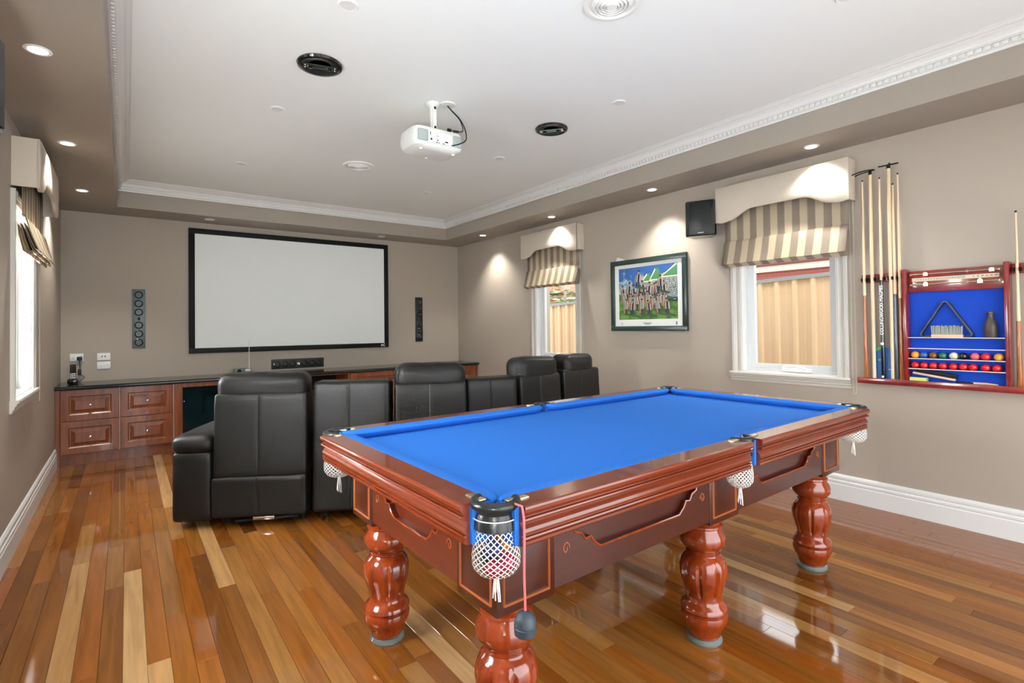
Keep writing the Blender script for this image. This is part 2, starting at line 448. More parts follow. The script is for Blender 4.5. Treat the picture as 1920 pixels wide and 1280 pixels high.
# ------------------------------------------------------------------ windows, pelmets, blinds
def window(idx, s, xw, yc, label):
    """s=+1: wall on the right (outside is +x); s=-1: left wall"""
    o = empty('window_%d' % idx, (xw, yc, OZ0), label=label, cat='window', kind='structure')
    X = lambda d: xw+s*d                              # d>0 towards outside
    def bx(bm, d0, d1, y0, y1, z0, z1, **k):
        a, b_ = sorted((X(d0), X(d1))); return box(bm, a, b_, y0, y1, z0, z1, **k)
    # architrave: two uprights and head with stepped profile
    prof = [(0, 0), (-.016, 0), (-.016, .018), (-.012, .022), (-.012, .040), (-.018, .046), (-.018, .052), (-.024, .058), (-.024, .080), (-.018, .085), (0, .085)]
    for e in (-1, 1):
        d = prism(B(), [(X(q), yc+e*(OH+v)) for q, v in prof], 'z', OZ0, OZ1+.085); obj('architrave', d, m_trim_w, o)
    obj('architrave', prism(B(), [(X(q), OZ1+v) for q, v in prof], 'y', yc-OH, yc+OH), m_trim_w, o)
    # stool and moulded apron under it
    sp = [(0, OZ0), (-.040, OZ0), (-.044, OZ0-.006), (-.044, OZ0-.016), (-.034, OZ0-.022), (-.032, OZ0-.034), (-.024, OZ0-.040), (-.022, OZ0-.056), (-.014, OZ0-.062), (-.012, OZ0-.080), (0, OZ0-.080)]
    obj('sill', prism(B(), [(X(q), z) for q, z in sp], 'y', yc-OH-.10, yc+OH+.10), m_trim_w, o)
    d = B()
    bx(d, 0, .13, yc-OH, yc-OH+.008, OZ0, OZ1); bx(d, 0, .13, yc+OH-.008, yc+OH, OZ0, OZ1); bx(d, 0, .13, yc-OH, yc+OH, OZ0, OZ0+.008); bx(d, 0, .13, yc-OH, yc+OH, OZ1-.008, OZ1)
    obj('reveal', d, m_trim, o, False)
    h = OH-.008
    d = B(); bx(d, .07, .13, yc-h, yc-h+.026, OZ0+.008, OZ1-.008); fr = obj('window_frame', d, m_frame, o, False)
    for y0, y1, z0, z1 in ((yc+h-.026, yc+h, OZ0+.008, OZ1-.008), (yc-h+.026, yc+h-.026, OZ0+.008, OZ0+.030), (yc-h+.026, yc+h-.026, OZ1-.03, OZ1-.008)):
        d = B(); bx(d, .07, .13, y0, y1, z0, z1); obj('frame_bar', d, m_frame, fr, False)
    h2 = h-.026
    d = B(); bx(d, .082, .120, yc-h2, yc-h2+.044, OZ0+.030, OZ1-.030); sash = obj('sash', d, m_frame, o, False)
    for y0, y1, z0, z1 in ((yc+h2-.044, yc+h2, OZ0+.030, OZ1-.030), (yc-h2+.044, yc+h2-.044, OZ0+.030, OZ0+.072), (yc-h2+.044, yc+h2-.044, OZ1-.072, OZ1-.030)):
        d = B(); bx(d, .082, .120, y0, y1, z0, z1); obj('sash_bar', d, m_frame, sash, False)
    h3 = h2-.040
    d = B(); bx(d, .101, .105, yc-h3, yc+h3, OZ0+.070, OZ1-.068); obj('pane', d, m_glass, sash, False)
    # winder
    d = B(); bx(d, .050, .081, yc-.17, yc+.07, OZ0+.014, OZ0+.048, bev=.006)
    a0 = X(.058)
    lathe(d, [(.0, 0), (.026, 0), (.026, .016), (.020, .022), (0, .022)], (min(a0, X(.04)), yc+.03, OZ0+.050), 16, 'x')
    tube(d, [(X(.046), yc+.03, OZ0+.056), (X(.042), yc-.05, OZ0+.062), (X(.042), yc-.13, OZ0+.046)], .010, 8)
    obj('winder', d, m_white, o)
    return o

def pelmet(s, xw, yc, label):
    o = empty('pelmet', (xw, yc, 2.26), label=label, cat='pelmet', group='padded window pelmets')
    X = lambda d: xw-s*d                               # d>0 into the room
    hw, z0, z1, rise = .538, 2.262, 2.572, .078
    def edge(v):
        a = hw-abs(v)
        t = min(1, max(0, (a-.13)/.20)); t = t*t*(3-2*t)
        return z0+rise*t+(.010*sin(min(1, max(0, a/.13))*pi) if a < .13 else 0)*-1
    N = 46; f = B(); rs = []
    for i in range(N+1):
        v = -hw+2*hw*i/N; zb = edge(v); e = min(i, N-i); ins = .006 if e == 0 else .0
        rs.append([(X(.120), yc+v, zb), (X(.134), yc+v, zb), (X(.140-ins), yc+v, zb+.008), (X(.143-ins), yc+v, (zb+z1)/2), (X(.140-ins), yc+v, z1-.008), (X(.134), yc+v, z1), (X(.120), yc+v, z1)])
    obj('front_panel', rings(f, rs), m_pelmet, o, 50)
    for e in (-1, 1):
        y0, y1 = sorted((yc+e*hw, yc+e*(hw-.018))); x0, x1 = sorted((X(0), X(.134)))
        obj('side_return', BX(x0, x1, y0, y1, z0, z1, bev=.005), m_pelmet, o)
    x0, x1 = sorted((X(0), X(.134))); obj('top_board', BX(x0, x1, yc-hw+.01, yc+hw-.01, z1-.02, z1-.002), m_pelmet, o, False)
    return o

def blind(s, xw, yc, label, low=0.0):
    o = empty('roman_blind', (xw, yc, 1.87-low), label=label, cat='blind', group='striped roman blinds')
    X = lambda d: xw-s*d
    hw = .50
    path = [(.046, 2.50), (.046, 2.14-low), (.046, 2.085-low), (.060, 2.088-low), (.064, 2.078-low), (.078, 2.02-low), (.096, 1.955-low), (.117, 1.892-low), (.121, 1.884-low), (.116, 1.880-low), (.106, 1.888-low), (.085, 1.95-low), (.060, 2.04-low),
            (.054, 2.045-low), (.070, 1.96-low), (.096, 1.876-low), (.092, 1.868-low), (.082, 1.876-low), (.060, 1.95-low), (.043, 2.035-low), (.037, 2.038-low), (.050, 1.95-low), (.072, 1.866-low), (.067, 1.858-low), (.056, 1.868-low), (.034, 1.97-low), (.028, 2.03-low)]
    N = 22; bm = B()
    V = [[bm.verts.new((X(d+.002*sin(i*1.3+j)), yc-hw+2*hw*i/N, z+.002*sin(i*.9+j*.7))) for j, (d, z) in enumerate(path)] for i in range(N+1)]
    for a, b_ in zip(V, V[1:]):
        for j in range(len(path)-1): bm.faces.new((a[j], a[j+1], b_[j+1], b_[j]))
    q = obj('fabric', bm, m_stripe, o, 60)
    md = q.modifiers.new('thick', 'SOLIDIFY'); md.thickness = .0025
    x0, x1 = sorted((X(.02), X(.055))); obj('head_rail', BX(x0, x1, yc-hw, yc+hw, 2.50, 2.545), m_white, o, False)
    # bead chain loop
    ye = yc-s*(hw+.012); pts = []
    for k in range(13): pts.append((X(.03), ye-.012, 2.5-(2.5-.84)*k/12))
    pts += [(X(.03), ye-.008, .825), (X(.03), ye, .818), (X(.03), ye+.008, .825)]
    for k in range(13): pts.append((X(.03), ye+.012, .84+(2.5-.84)*k/12))
    obj('bead_chain', tube(B(), pts, .0014, 6), m_pelmet, o)
    return o

window(3, 1, XR, WIN_Y[0], 'white casement window beside the cue rack, tan fence behind')
window(2, 1, XR, WIN_Y[1], 'white casement window behind the recliners, shrubs above the fence')
window(1, -1, XL, WIN_L[1], 'white casement window on the wall next to the drawer cabinet')
window(4, -1, XL, WIN_Y[0], 'white casement window opposite the cue rack window')
pelmet(1, XR, WIN_Y[0], 'beige padded pelmet between the black wall speaker and the cues')
pelmet(1, XR, WIN_Y[1], 'beige padded pelmet between the framed print and the screen wall')
pelmet(-1, XL, WIN_L[1]+.07, 'beige padded pelmet on the wall of the drawer cabinet corner')
blind(1, XR, WIN_Y[0], 'striped roman blind hanging by the cue rack')
blind(1, XR, WIN_Y[1], 'striped roman blind hanging above the end recliners')
blind(-1, XL, WIN_L[1]+.07, 'striped roman blind folded up on the drawer cabinet side wall')

# ------------------------------------------------------------------ ceiling fittings
def spot(loc, power, size=105):
    l = bpy.data.lights.new('downlight_beam', 'SPOT'); l.energy = power; l.spot_size = radians(size); l.spot_blend = .7
    l.shadow_soft_size = .035; l.color = (1, .95, .88)
    o = bpy.data.objects.new('downlight_beam', l); COL.objects.link(o); o.location = loc
def downlight(x, y, z, lit, label, group, r=.052):
    o = empty('downlight', (x, y, z-.008), label=label, cat='downlight', group=group)
    obj('trim_ring', lathe(B(), [(r-.012, .0079), (r, .0079), (r+.002, .004), (r-.004, 0), (r-.014, .002), (r-.014, .0079)], (x, y, z-.008), 28, cap=False), m_white, o)
    obj('lens', lathe(B(), [(0, .001), (r-.014, .001), (r-.014, .006), (0, .006)], (x, y, z-.007), 24), m_lit if lit else m_unlit, o)
    if lit: spot((x, y, z-.02), 75)
for y, t in ((3.27, 'farthest from the drawer cabinet'), (4.78, 'above the window pelmet'), (6.30, 'by the drawer cabinet corner')):
    downlight(-.335, y, ZS, True, 'glowing downlight in the narrow bulkhead, %s' % t, 'lit downlights by the cabinet wall')
for y, t in ((1.787, 'above the pelmet by the cues'), (3.265, 'above the framed print'), (4.765, 'above the pelmet behind the recliners'), (6.275, 'by the screen wall corner')):
    downlight(4.135, y, ZS, True, 'glowing downlight in the bulkhead %s' % t, 'lit downlights by the cue wall')
for x, t in ((.798, 'drawer cabinet side'), (2.955, 'end recliner side')):
    downlight(x, 7.14, ZS, False, 'unlit white downlight in the bulkhead over the screen, %s' % t, 'unlit downlights over the screen')
for x, ys, t in ((.89, (2.55, 4.06, 5.6), 'drawer cabinet side'), (2.87, (1.06, 2.55, 4.055, 5.59), 'cue rack side')):
    for y in ys:
        near = {2.55: 'level with the pool table far edge', 4.06: 'level with the recliner row', 4.055: 'level with the recliner row', 5.6: 'closest to the screen', 5.59: 'closest to the screen', 1.06: 'over the cue end of the pool table'}[y]
        downlight(x, y, ZC, False, 'unlit white tray ceiling downlight %s, %s' % (near, t), 'unlit downlights in the tray, %s' % t, .05)

def vent(x, y, label):
    o = empty('ceiling_vent', (x, y, ZC-.02), label=label, cat='vent', group='round ceiling vents')
    z = ZC-.02
    obj('flange', lathe(B(), [(.112, .02), (.145, .02), (.146, .014), (.138, .006), (.118, .004), (.108, .012)], (x, y, z), 40), m_white, o)
    for k, r in enumerate((.096, .078, .060, .042)):
        obj('cone_ring', lathe(B(), [(r+.008, .016), (r+.008, .013), (r-.010, -.004-.001*k), (r-.012, -.001-.001*k), (r-.002, .014)], (x, y, z), 36), m_white, o)
    obj('centre_disc', lathe(B(), [(0, -.006), (.026, -.006), (.028, -.002), (0, .0)], (x, y, z), 24), m_white, o)
    obj('throat', lathe(B(), [(0, .0195), (.112, .0195), (.112, .0185), (0, .0185)], (x, y, z), 30), m_steel, o)
vent(1.846, 5.024, 'round white ceiling vent between the projector and the screen')
vent(1.954, 1.771, 'round white ceiling vent above the pool table')

def ceiling_speaker(x, y, label, rot, cone):
    o = empty('ceiling_speaker', (x, y, ZC-.02), rz=rot, label=label, cat='speaker', group='black in-ceiling speakers')
    L = dict(parent=o, local=True)
    obj('rim', lathe(B(), [(.106, .02), (.130, .02), (.134, .012), (.128, .002), (.112, 0), (.104, .010)], (0, 0, 0), 44), m_gloss, **L)
    obj('woofer_cone', lathe(B(), [(.104, .010), (.098, .001), (.088, .004), (.030, .019), (0, .0195), (0, .0198), (.104, .0198)], (0, 0, 0), 40), m_plastic, **L)
    obj('bridge', box(B(), -.100, .100, -.026, .026, -.004, .004, bev=.003), m_plastic if not cone else m_steel, **L)
    for sx in (-.055, .055):
        t = obj('tweeter', lathe(B(), [(0, -.014), (.010, -.013), (.018, -.006), (.022, -.002), (.022, .002), (0, .002)], (sx, 0, 0), 18), m_gloss, **L)
    for sx, sy in ((-.085, .014), (.085, -.014), (.085, .014), (-.085, -.014)):
        obj('screw', lathe(B(), [(0, -.007), (.005, -.006), (.006, -.003), (0, -.003)], (sx, sy, 0), 10), m_chrome, **L)
ceiling_speaker(.949, 3.223, 'black round ceiling speaker on the drawer cabinet side of the projector', radians(-15), False)
ceiling_speaker(2.79, 3.20, 'black round ceiling speaker between the projector and the framed print wall', radians(-50), True)

# projector
pj = empty('projector', (1.79, 3.38, 2.615), label='white ceiling projector with grey grilles on its connector side', cat='projector')
def pj_body():
    bm = B(); rs = []
    # rings bottom to top, superelliptic outline, wider at mid height
    for z, sx, sy in ((2.612, .60, .62), (2.618, .78, .80), (2.632, .92, .92), (2.655, .985, .98), (2.69, 1.0, 1.0), (2.735, .985, .985), (2.752, .965, .965), (2.758, .94, .94)):
        r = []
        for k in range(48):
            a = 2*pi*k/48; c_, s_ = cos(a), sin(a); e = 2/5.0
            px = math.copysign(abs(c_)**e, c_)*.205*sx; py = math.copysign(abs(s_)**e, s_)*.145*sy
            if py < 0: py = max(py, -.138*sy)
            r.append((1.79+px, 3.385+py, z))
        rs.append(r)
    return rings(bm, rs)
obj('shell', pj_body(), m_offw, pj, 30)
yR = 3.385-.141
for x0, x1 in ((1.615, 1.695), (1.890, 1.965)): obj('grille', BX(x0, x1, yR-.003, yR+.02, 2.652, 2.735, bev=.012, seg=3), m_grille, pj)
pp = obj('port_panel', BX(1.703, 1.882, yR-.0015, yR+.02, 2.648, 2.732, bev=.003), m_white, pj)
for x, z, w_, h_ in ((1.715, 2.672, .012, .012), (1.765, 2.672, .008, .008), (1.757, 2.655, .014, .005), (1.776, 2.655, .010, .004), (1.812, 2.655, .014, .005), (1.835, 2.67, .024, .008), (1.708, 2.712, .004, .022), (1.757, 2.70, .003, .006), (1.768, 2.70, .003, .006)):
    obj('socket', BX(x-w_/2, x+w_/2, yR-.004, yR, z-h_/2, z+h_/2), m_blackmat, pp, False)
obj('lens', lathe(B(), [(0, .0), (.03, .0), (.036, .01), (.036, .03), (0, .03)], (1.72, 3.50, 2.69), 24, 'y'), m_gloss, pj)
for x, y in ((1.66, 3.30), (1.92, 3.30), (1.79, 3.47)): obj('foot', lathe(B(), [(0, -.006), (.010, -.006), (.012, 0), (.012, .012), (0, .012)], (x, y, 2.612), 12), m_white, pj)
obj('mount_pole', lathe(B(), [(.024, 2.745), (.024, 2.92), (.026, 2.935), (.044, 2.948), (.048, 2.955), (.048, ZC), (0, ZC), ], (1.777, 3.33, 0), 24), m_offw, pj)
obj('pole_cover', BX(1.762, 1.792, 3.302, 3.312, 2.775, 2.93, bev=.004), m_offw, pj)
for z in (2.785, 2.925): obj('slot', BX(1.770, 1.784, 3.299, 3.303, z-.008, z+.010), m_blackmat, pj, False)
obj('cable_plate', lathe(B(), [(.018, -.012), (.055, -.008), (.058, 0), (0, 0)], (1.872, 3.285, ZC), 24), m_offw, pj)
c1 = spline([(1.872, 3.285, 2.955), (1.895, 3.275, 2.925), (1.95, 3.25, 2.86), (1.968, 3.235, 2.79), (1.945, 3.225, 2.765), (1.90, 3.225, 2.757), (1.862, 3.228, 2.757)], 8)
c2 = spline([(1.868, 3.280, 2.955), (1.885, 3.265, 2.925), (1.945, 3.238, 2.86), (1.975, 3.215, 2.78), (1.965, 3.19, 2.70), (1.92, 3.20, 2.665), (1.872, 3.235, 2.652)], 8)
obj('cable', tube(B(), c1, .0035, 8), m_blackmat, pj); obj('cable', tube(B(), c2, .0040, 8), m_blackmat, pj)
obj('ferrite', tube(B(), [(1.922, 3.225, 2.759), (1.886, 3.226, 2.756)], .009, 10), m_plastic, pj)
obj('plug', BX(1.835, 1.866, 3.222, 3.236, 2.748, 2.768, bev=.003), m_blackmat, pj)

# ------------------------------------------------------------------ back wall
YBf = YB
scr = empty('projection_screen', (1.886, YB, 1.073), label='large white fixed projection screen in a black frame', cat='screen')
sx0, sx1, sz0, sz1 = .606, 3.166, 1.073, 2.604; bw = .064
obj('fabric', BX(sx0+.05, sx1-.05, YB-.028, YB-.012, sz0+.05, sz1-.05), m_screen, scr, False)
for nm, a in (('frame_bar', (sx0, sx1, sz1-bw, sz1)), ('frame_bar', (sx0, sx1, sz0, sz0+bw)), ('frame_bar', (sx0, sx0+bw, sz0+bw, sz1-bw)), ('frame_bar', (sx1-bw, sx1, sz0+bw, sz1-bw))):
    obj(nm, BX(a[0], a[1], YB-.040, YB, a[2], a[3], bev=.004), m_blackmat, scr)
obj('logo', text_mesh('AC', .050, Matrix.Translation((3.075, YB-.041, 1.105)) @ Matrix.Rotation(radians(90), 4, 'X'), bold=True), m_white, scr, False, label='small white letters on the frame corner')

def inwall_speaker(cx, cz, w_, h_, vertical, label, plate, n=6):
    o = empty('wall_speaker', (cx, YB, cz-h_/2), label=label, cat='speaker', group='in-wall speakers around the screen')
    pl = obj('face_plate', BX(cx-w_/2, cx+w_/2, YB-.012, YB, cz-h_/2, cz+h_/2, bev=.003), plate, o)
    offs = (-.275, -.175, -.075, .075, .175, .275) if vertical else (-.27, -.17, -.075, .075, .17, .265)
    for k in offs:
        c = (cx, YB-.014, cz+k) if vertical else (cx+k, YB-.014, cz)
        d = obj('driver', lathe(B(), [(.040, .004), (.042, -.003), (.036, -.006), (.030, .002), (.016, .008), (.012, .006), (0, .001), (0, .006), (.040, .009)], c, 24, 'y'), m_gloss, o)
    obj('tweeter', lathe(B(), [(.019, .003), (.018, -.003), (.012, -.002), (.008, -.005), (0, -.008), (0, .004)], (cx, YB-.014, cz), 18, 'y'), m_chrome if not vertical else m_gloss, o)
    for a in (-1, 1):
        for k in (-.33, -.1, .1, .33):
            c = (cx+a*.052, YB-.0135, cz+k) if vertical else (cx+k*.97, YB-.0135, cz+a*.052)
            obj('screw', lathe(B(), [(0, -.001), (.003, 0), (.003, .002), (0, .002)], c, 8, 'y'), m_blackmat, o)
inwall_speaker(.113, 1.498, .124, .684, True, 'tall grey in-wall speaker panel above the wall sockets', m_steel)
inwall_speaker(3.684, 1.486, .124, .692, True, 'tall in-wall speaker panel between the screen and the room corner', m_plastic)
inwall_speaker(1.875, .893, .680, .130, False, 'wide black in-wall centre speaker below the screen', m_plastic)

def plate(x0, x1, z0, z1, name, label, cat, holes):
    o = empty(name, ((x0+x1)/2, YB, z0), label=label, cat=cat)
    obj('face', BX(x0, x1, YB-.010, YB, z0, z1, bev=.003), m_white, o)
    for kind, x, z in holes:
        if kind == 'd': obj('jack', lathe(B(), [(0, -.004), (.006, -.004), (.007, 0), (0, .001)], (x, YB-.010, z), 12, 'y'), m_blackmat, o)
        if kind == 'r': obj('rocker', BX(x-.008, x+.008, YB-.013, YB-.008, z-.010, z+.010, bev=.002), m_white, o)
        if kind == 'p':
            obj('pin_slots', merge(merge(BX(x-.007, x-.004, YB-.0108, YB-.009, z-.004, z+.005), BX(x+.004, x+.007, YB-.0108, YB-.009, z-.004, z+.005)), BX(x-.0015, x+.0015, YB-.0108, YB-.009, z-.014, z-.007)), m_blackmat, o, False)
plate(-.499, -.384, 1.030, 1.114, 'power_outlet', 'white double power outlet with a black plug', 'outlet', (('p', -.470, 1.068), ('r', -.455, 1.098), ('r', -.40, 1.098)))
plate(-.266, -.148, 1.032, 1.113, 'socket_plate', 'white wall plate with two round jacks', 'socket', (('d', -.222, 1.076), ('d', -.195, 1.076)))
plate(-.266, -.147, .936, 1.018, 'switch_plate', 'white four-rocker switch plate below the jack plate', 'switch', (('r', -.245, .978), ('r', -.220, .978), ('r', -.194, .978), ('r', -.168, .978)))

# power adapter, phone, router on the worktop
ZW = .808
ad_ = empty('power_adapter', (-.42, YB-.03, 1.02), label='black plug and cord hanging from the power outlet', cat='adapter')
obj('plug', BX(-.438, -.392, YB-.045, YB-.010, 1.040, 1.082, bev=.006), m_plastic, ad_)
obj('inline_block', BX(-.428, -.398, YB-.055, YB-.030, .880, .945, bev=.006), m_plastic, ad_)
obj('cord', tube(B(), spline([(-.415, YB-.03, 1.045), (-.412, YB-.035, .99), (-.410, YB-.04, .94)], 6), .004, 6), m_blackmat, ad_)
obj('cord', tube(B(), spline([(-.410, YB-.04, .885), (-.385, YB-.05, .872), (-.372, YB-.07, .855), (-.39, YB-.13, .835), (-.42, YB-.2, .818)], 6), .003, 6), m_blackmat, ad_)
ph = empty('cordless_phone', (-.455, 7.16, ZW), label='black cordless phone in its charging cradle on the worktop', cat='phone')
obj('cradle', cushion(-.50, -.41, 7.11, 7.21, ZW, ZW+.055, .018, 5), m_gloss, ph)
hs = obj('handset', prism(B(), [(7.135+.0, ZW+.03), (7.165, ZW+.03), (7.195, ZW+.195), (7.185, ZW+.205), (7.170, ZW+.205), (7.160, ZW+.195)], 'x', -.480, -.430), m_gloss, ph)
obj('display', prism(B(), [(7.1515, ZW+.135), (7.1535, ZW+.135), (7.1615, ZW+.185), (7.1595, ZW+.185)], 'x', -.474, -.436), m_grille, hs, False)
for i in range(3):
    for j in range(3):
        z = ZW+.065+j*.02; y = 7.135+(z-ZW-.03)*.155
        obj('key', BX(-.474+i*.015, -.464+i*.015, y-.0025, y+.003, z-.005, z+.005), m_chrome, hs, False)
ro = empty('wireless_router', (1.165, 7.28, ZW), label='grey wireless router with a tall aerial behind the recliner headrest', cat='router')
obj('case', BX(1.070, 1.262, 7.22, 7.36, ZW+.004, ZW+.062, bev=.006), m_steel, ro)
obj('front_dial', lathe(B(), [(0, -.004), (.022, -.004), (.024, 0), (0, .001)], (1.125, 7.22, ZW+.033), 18, 'y'), m_blackmat, ro)
obj('label_patch', BX(1.19, 1.25, 7.217, 7.222, ZW+.03, ZW+.058), m_white, ro, False)
obj('aerial', tube(B(), [(1.25, 7.31, ZW+.05), (1.25, 7.31, ZW+.30), (1.25, 7.31, ZW+.42)], .006, 8, .0025), m_trim, ro)
for x, y in ((1.08, 7.23), (1.25, 7.23), (1.08, 7.35), (1.25, 7.35)): obj('foot', lathe(B(), [(0, 0), (.006, 0), (.006, .006), (0, .006)], (x, y, ZW), 8), m_rubber, ro)

# ------------------------------------------------------------------ cabinet run
YF = 6.86; YK = 6.98; ZT = .772; YC = YB-.012
wt = obj('worktop', prism(B(), [(6.822, ZT), (6.814, ZT+.012), (6.816, ZT+.026), (6.828, ZW), (YB, ZW), (YB, ZT)], 'x', XL, XR), m_granite, None, 30,
         label='long black stone worktop along the screen wall', cat='worktop')
def panel_front(name, x0, x1, z0, z1, parent, knob=True):
    """raised-panel drawer or door front with its knob"""
    yf = YF; g = .002
    x0 += g; x1 -= g; z0 += g; z1 -= g
    bm = B(); f = .062
    # outer frame, bevelled recess, raised field
    L = [(0, yf+.018), (0, yf+.002), (.003, yf), (f, yf), (f+.010, yf+.009), (f+.020, yf+.009), (f+.052, yf+.001), (f+.056, yf+.001)]
    rs = []
    for d, y in L: rs.append([(x0+d, y, z0+d), (x1-d, y, z0+d), (x1-d, y, z1-d), (x0+d, y, z1-d)])
    rings(bm, rs)
    o = obj(name, bm, m_cherry, parent, False)
    if knob:
        obj('knob', lathe(B(), [(0, -.026), (.010, -.024), (.014, -.018), (.012, -.011), (.006, -.007), (.006, 0.002)], ((x0+x1)/2, yf+.001, (z0+z1)/2), 18, 'y'), m_chrome, o)
    return o
def carcass(x0, x1, parent, openfront=False):
    bm = B()
    box(bm, x0, x0+.018, YF+.018, YC, .11, ZT); box(bm, x1-.018, x1, YF+.018, YC, .11, ZT)
    box(bm, x0, x1, YF+.02, YC, .11, .128); box(bm, x0, x1, YC-.012, YC, .11, ZT); box(bm, x0, x1, YF+.02, YC, ZT-.018, ZT)
    return obj('body', bm, m_cherry, parent, False)
def kick(x0, x1, parent): obj('kick_board', BX(x0, x1, YK-.06, YK-.045, 0, .112), m_cherry, parent, False)
XD = (-.535, -.055, .422)
for i, t in ((0, 'next to the side wall'), (1, 'between drawer stack and glass door')):
    c = empty('drawer_cabinet', ((XD[i]+XD[i+1])/2, YB-.3, 0), label='cherry two-drawer cabinet under the worktop, %s' % t, cat='cabinet', group='drawer cabinets')
    a, b_ = XD[i], XD[i+1]-.008
    carcass(a, b_, c); kick(a-(.04 if i == 0 else 0), b_+.008, c)
    for z0, z1 in ((.452, ZT-.004), (.122, .452)): panel_front('drawer', a, b_, z0, z1, c)
    if i == 0: obj('filler_strip', BX(XL+.002, a-.002, YF+.004, YF+.022, .0, ZT), m_cherry, c, False)
    obj('light_edge', BX(b_+.001, b_+.006, YF+.001, YF+.02, .12, ZT), m_rodw, c, False)
c = empty('glass_cabinet', (.92, YB-.3, 0), label='cherry cabinet with a dark glass door and blue standby light', cat='cabinet')
carcass(.424, 1.42, c); kick(.424, 1.42, c)
dr = B(); box(dr, .428, .500, YF, YF+.018, .122, ZT-.004); box(dr, 1.345, 1.416, YF, YF+.018, .122, ZT-.004); box(dr, .500, 1.345, YF, YF+.018, .122, .18); box(dr, .500, 1.345, YF, YF+.018, ZT-.05, ZT-.004)
dd = obj('door', dr, m_cherry, c, False); obj('dark_pane', BX(.498, 1.347, YF+.006, YF+.012, .178, ZT-.048), m_dglass, dd, False)
obj('standby_light', lathe(B(), [(0, -.003), (.004, -.002), (.004, .001), (0, .002)], (.515, YF+.004, .565), 8, 'y'), m_bluelamp, dd)
c = empty('open_cabinet', (1.9, YB-.3, 0), label='open cherry cabinet niche below the centre speaker', cat='cabinet')
carcass(1.422, 2.388, c); kick(1.422, 2.388, c)
obj('back_liner', BX(1.44, 2.37, YC-.03, YC-.013, .128, ZT-.018), m_blackmat, c, False)
obj('shelf', BX(1.44, 2.37, YF+.05, YB-.03, .44, .458), m_cherry, c, False)
for x0, x1 in ((1.424, 1.45), (2.360, 2.386)): obj('front_stile', BX(x0, x1, YF+.002, YF+.02, .122, ZT-.004), m_cherry, c, False)
for i, (a, b_, t) in enumerate(((2.392, 3.386, 'beside the open niche'), (3.39, 4.384, 'against the window wall'))):
    c = empty('drawer_cabinet', ((a+b_)/2, YB-.3, 0), label='wide cherry drawer cabinet under the worktop, %s' % t, cat='cabinet', group='wide drawer cabinets')
    carcass(a, b_, c); kick(a, b_, c)
    for z0, z1 in ((.560, ZT-.004), (.340, .560), (.122, .340)): panel_front('drawer', a, b_, z0, z1, c)

# ------------------------------------------------------------------ recliners
def seat_frame(l, r):
    l, r = Vector(l), Vector(r); c = (l+r)/2; d = r-l
    return c, math.atan2(d.y, d.x), d.length/2
def recliner(l, r, zb, zh, label, arm=None, skirt=False, head=True, name='recliner_seat', group='leather theatre recliners', fwd=.0, hs=1.0, seed=0, taper=(0, 0)):
    c, a, hw = seat_frame(l, r)
    o = empty(name, (c.x, c.y, 0), a, label=label, cat='recliner' if head else 'console', group=group)
    L = dict(parent=o, local=True); g = .004
    zm = .335 if skirt else .07
    tl, tr = [math.tan(radians(k)) for k in taper]
    def tp(bm):
        for v in bm.verts:
            if v.co.y > .15: v.co.x += (v.co.y-.15)*(tl*min(1, max(0, -v.co.x/hw))-tr*min(1, max(0, v.co.x/hw)))
        return bm
    for k, (x0, x1) in enumerate(((-hw+g, -.05*hw+.014), (-.05*hw-.014, hw-g))):
        bm = cushion(x0, x1, 0, .20, zm, zb, .024, 11, .0, .0012, seed+k)
        for v in bm.verts: v.co.y += .05*(v.co.z-.07)
        obj('back_panel', bm, m_leather, **L)
        if skirt:
            bm = cushion(x0, x1, -.004, .16, .075, zm+.012, .016, 8, .0, .004, seed+k+9); obj('back_skirt', bm, m_leather, **L)
    if skirt:
        obj('slide_rail', tube(B(), [(-hw*.55, .05, .035), (hw*.8, .05, .050)], .011, 8), m_blackmat, **L)
        obj('rail_clamp', BX(-.05, .09, .025, .055, .040, .066, bev=.004), m_chrome, **L)
    if head:
        bm = cushion(-hw*.97*hs, hw*.97*hs, .05+fwd, .27+fwd, zb-.07, zh, .07, 13, .004, .007, seed+3)
        obj('headrest', bm, m_leather, **L)
        obj('seat_cushion', tp(cushion(-hw+.012, hw-.012, .22, .90, .22, .47, .06, 7, .02)), m_leather, **L)
        obj('foot_rest', tp(cushion(-hw+.02, hw-.02, .86, .96, .10, .44, .04, 6, .01)), m_leather, **L)
        obj('inner_back', tp(cushion(-hw+.012, hw-.012, .17, .36, .44, zb-.06, .07, 7, .02)), m_leather, **L)
    else:
        obj('seat_cushion', tp(cushion(-hw+.01, hw-.01, .20, .88, .22, .60, .05, 7, .01)), m_leather, **L)
    obj('base', tp(BX(-hw+.02, hw-.02, .06, .88, .05, .24, bev=.01)), m_blackmat, **L)
    for sx in (-1, 1):
        for y in (.14, .80): obj('glide', lathe(B(), [(0, 0), (.022, 0), (.022, .055), (0, .055)], (sx*(hw-.06), y, 0), 10), m_blackmat, **L)
    if arm:
        x0, x1 = (-hw-.268, -hw-.006) if arm < 0 else (hw+.006, hw+.225)
        ab = obj('arm', cushion(x0, x1, .035, .95, .04, .525, .035, 8, .006, .002, 5), m_leather, **L)
        ap = cushion(x0-.006, x1+.004, .030, .93, .505, .635, .058, 9, .010, .003, 6)
        obj('arm_pad', ap, m_leather, **L)
    return o
recliner((.455, 4.075), (1.003, 3.775), .912, 1.045, 'charcoal leather recliner with padded arm at the drawer cabinet end', arm=-1, skirt=True, seed=1)
recliner((1.035, 3.79), (1.50, 3.505), .975, 0, 'charcoal leather console without headrest next to the armed recliner', head=False, name='wedge_console', group='leather wedge consoles', seed=2, taper=(0, 6))
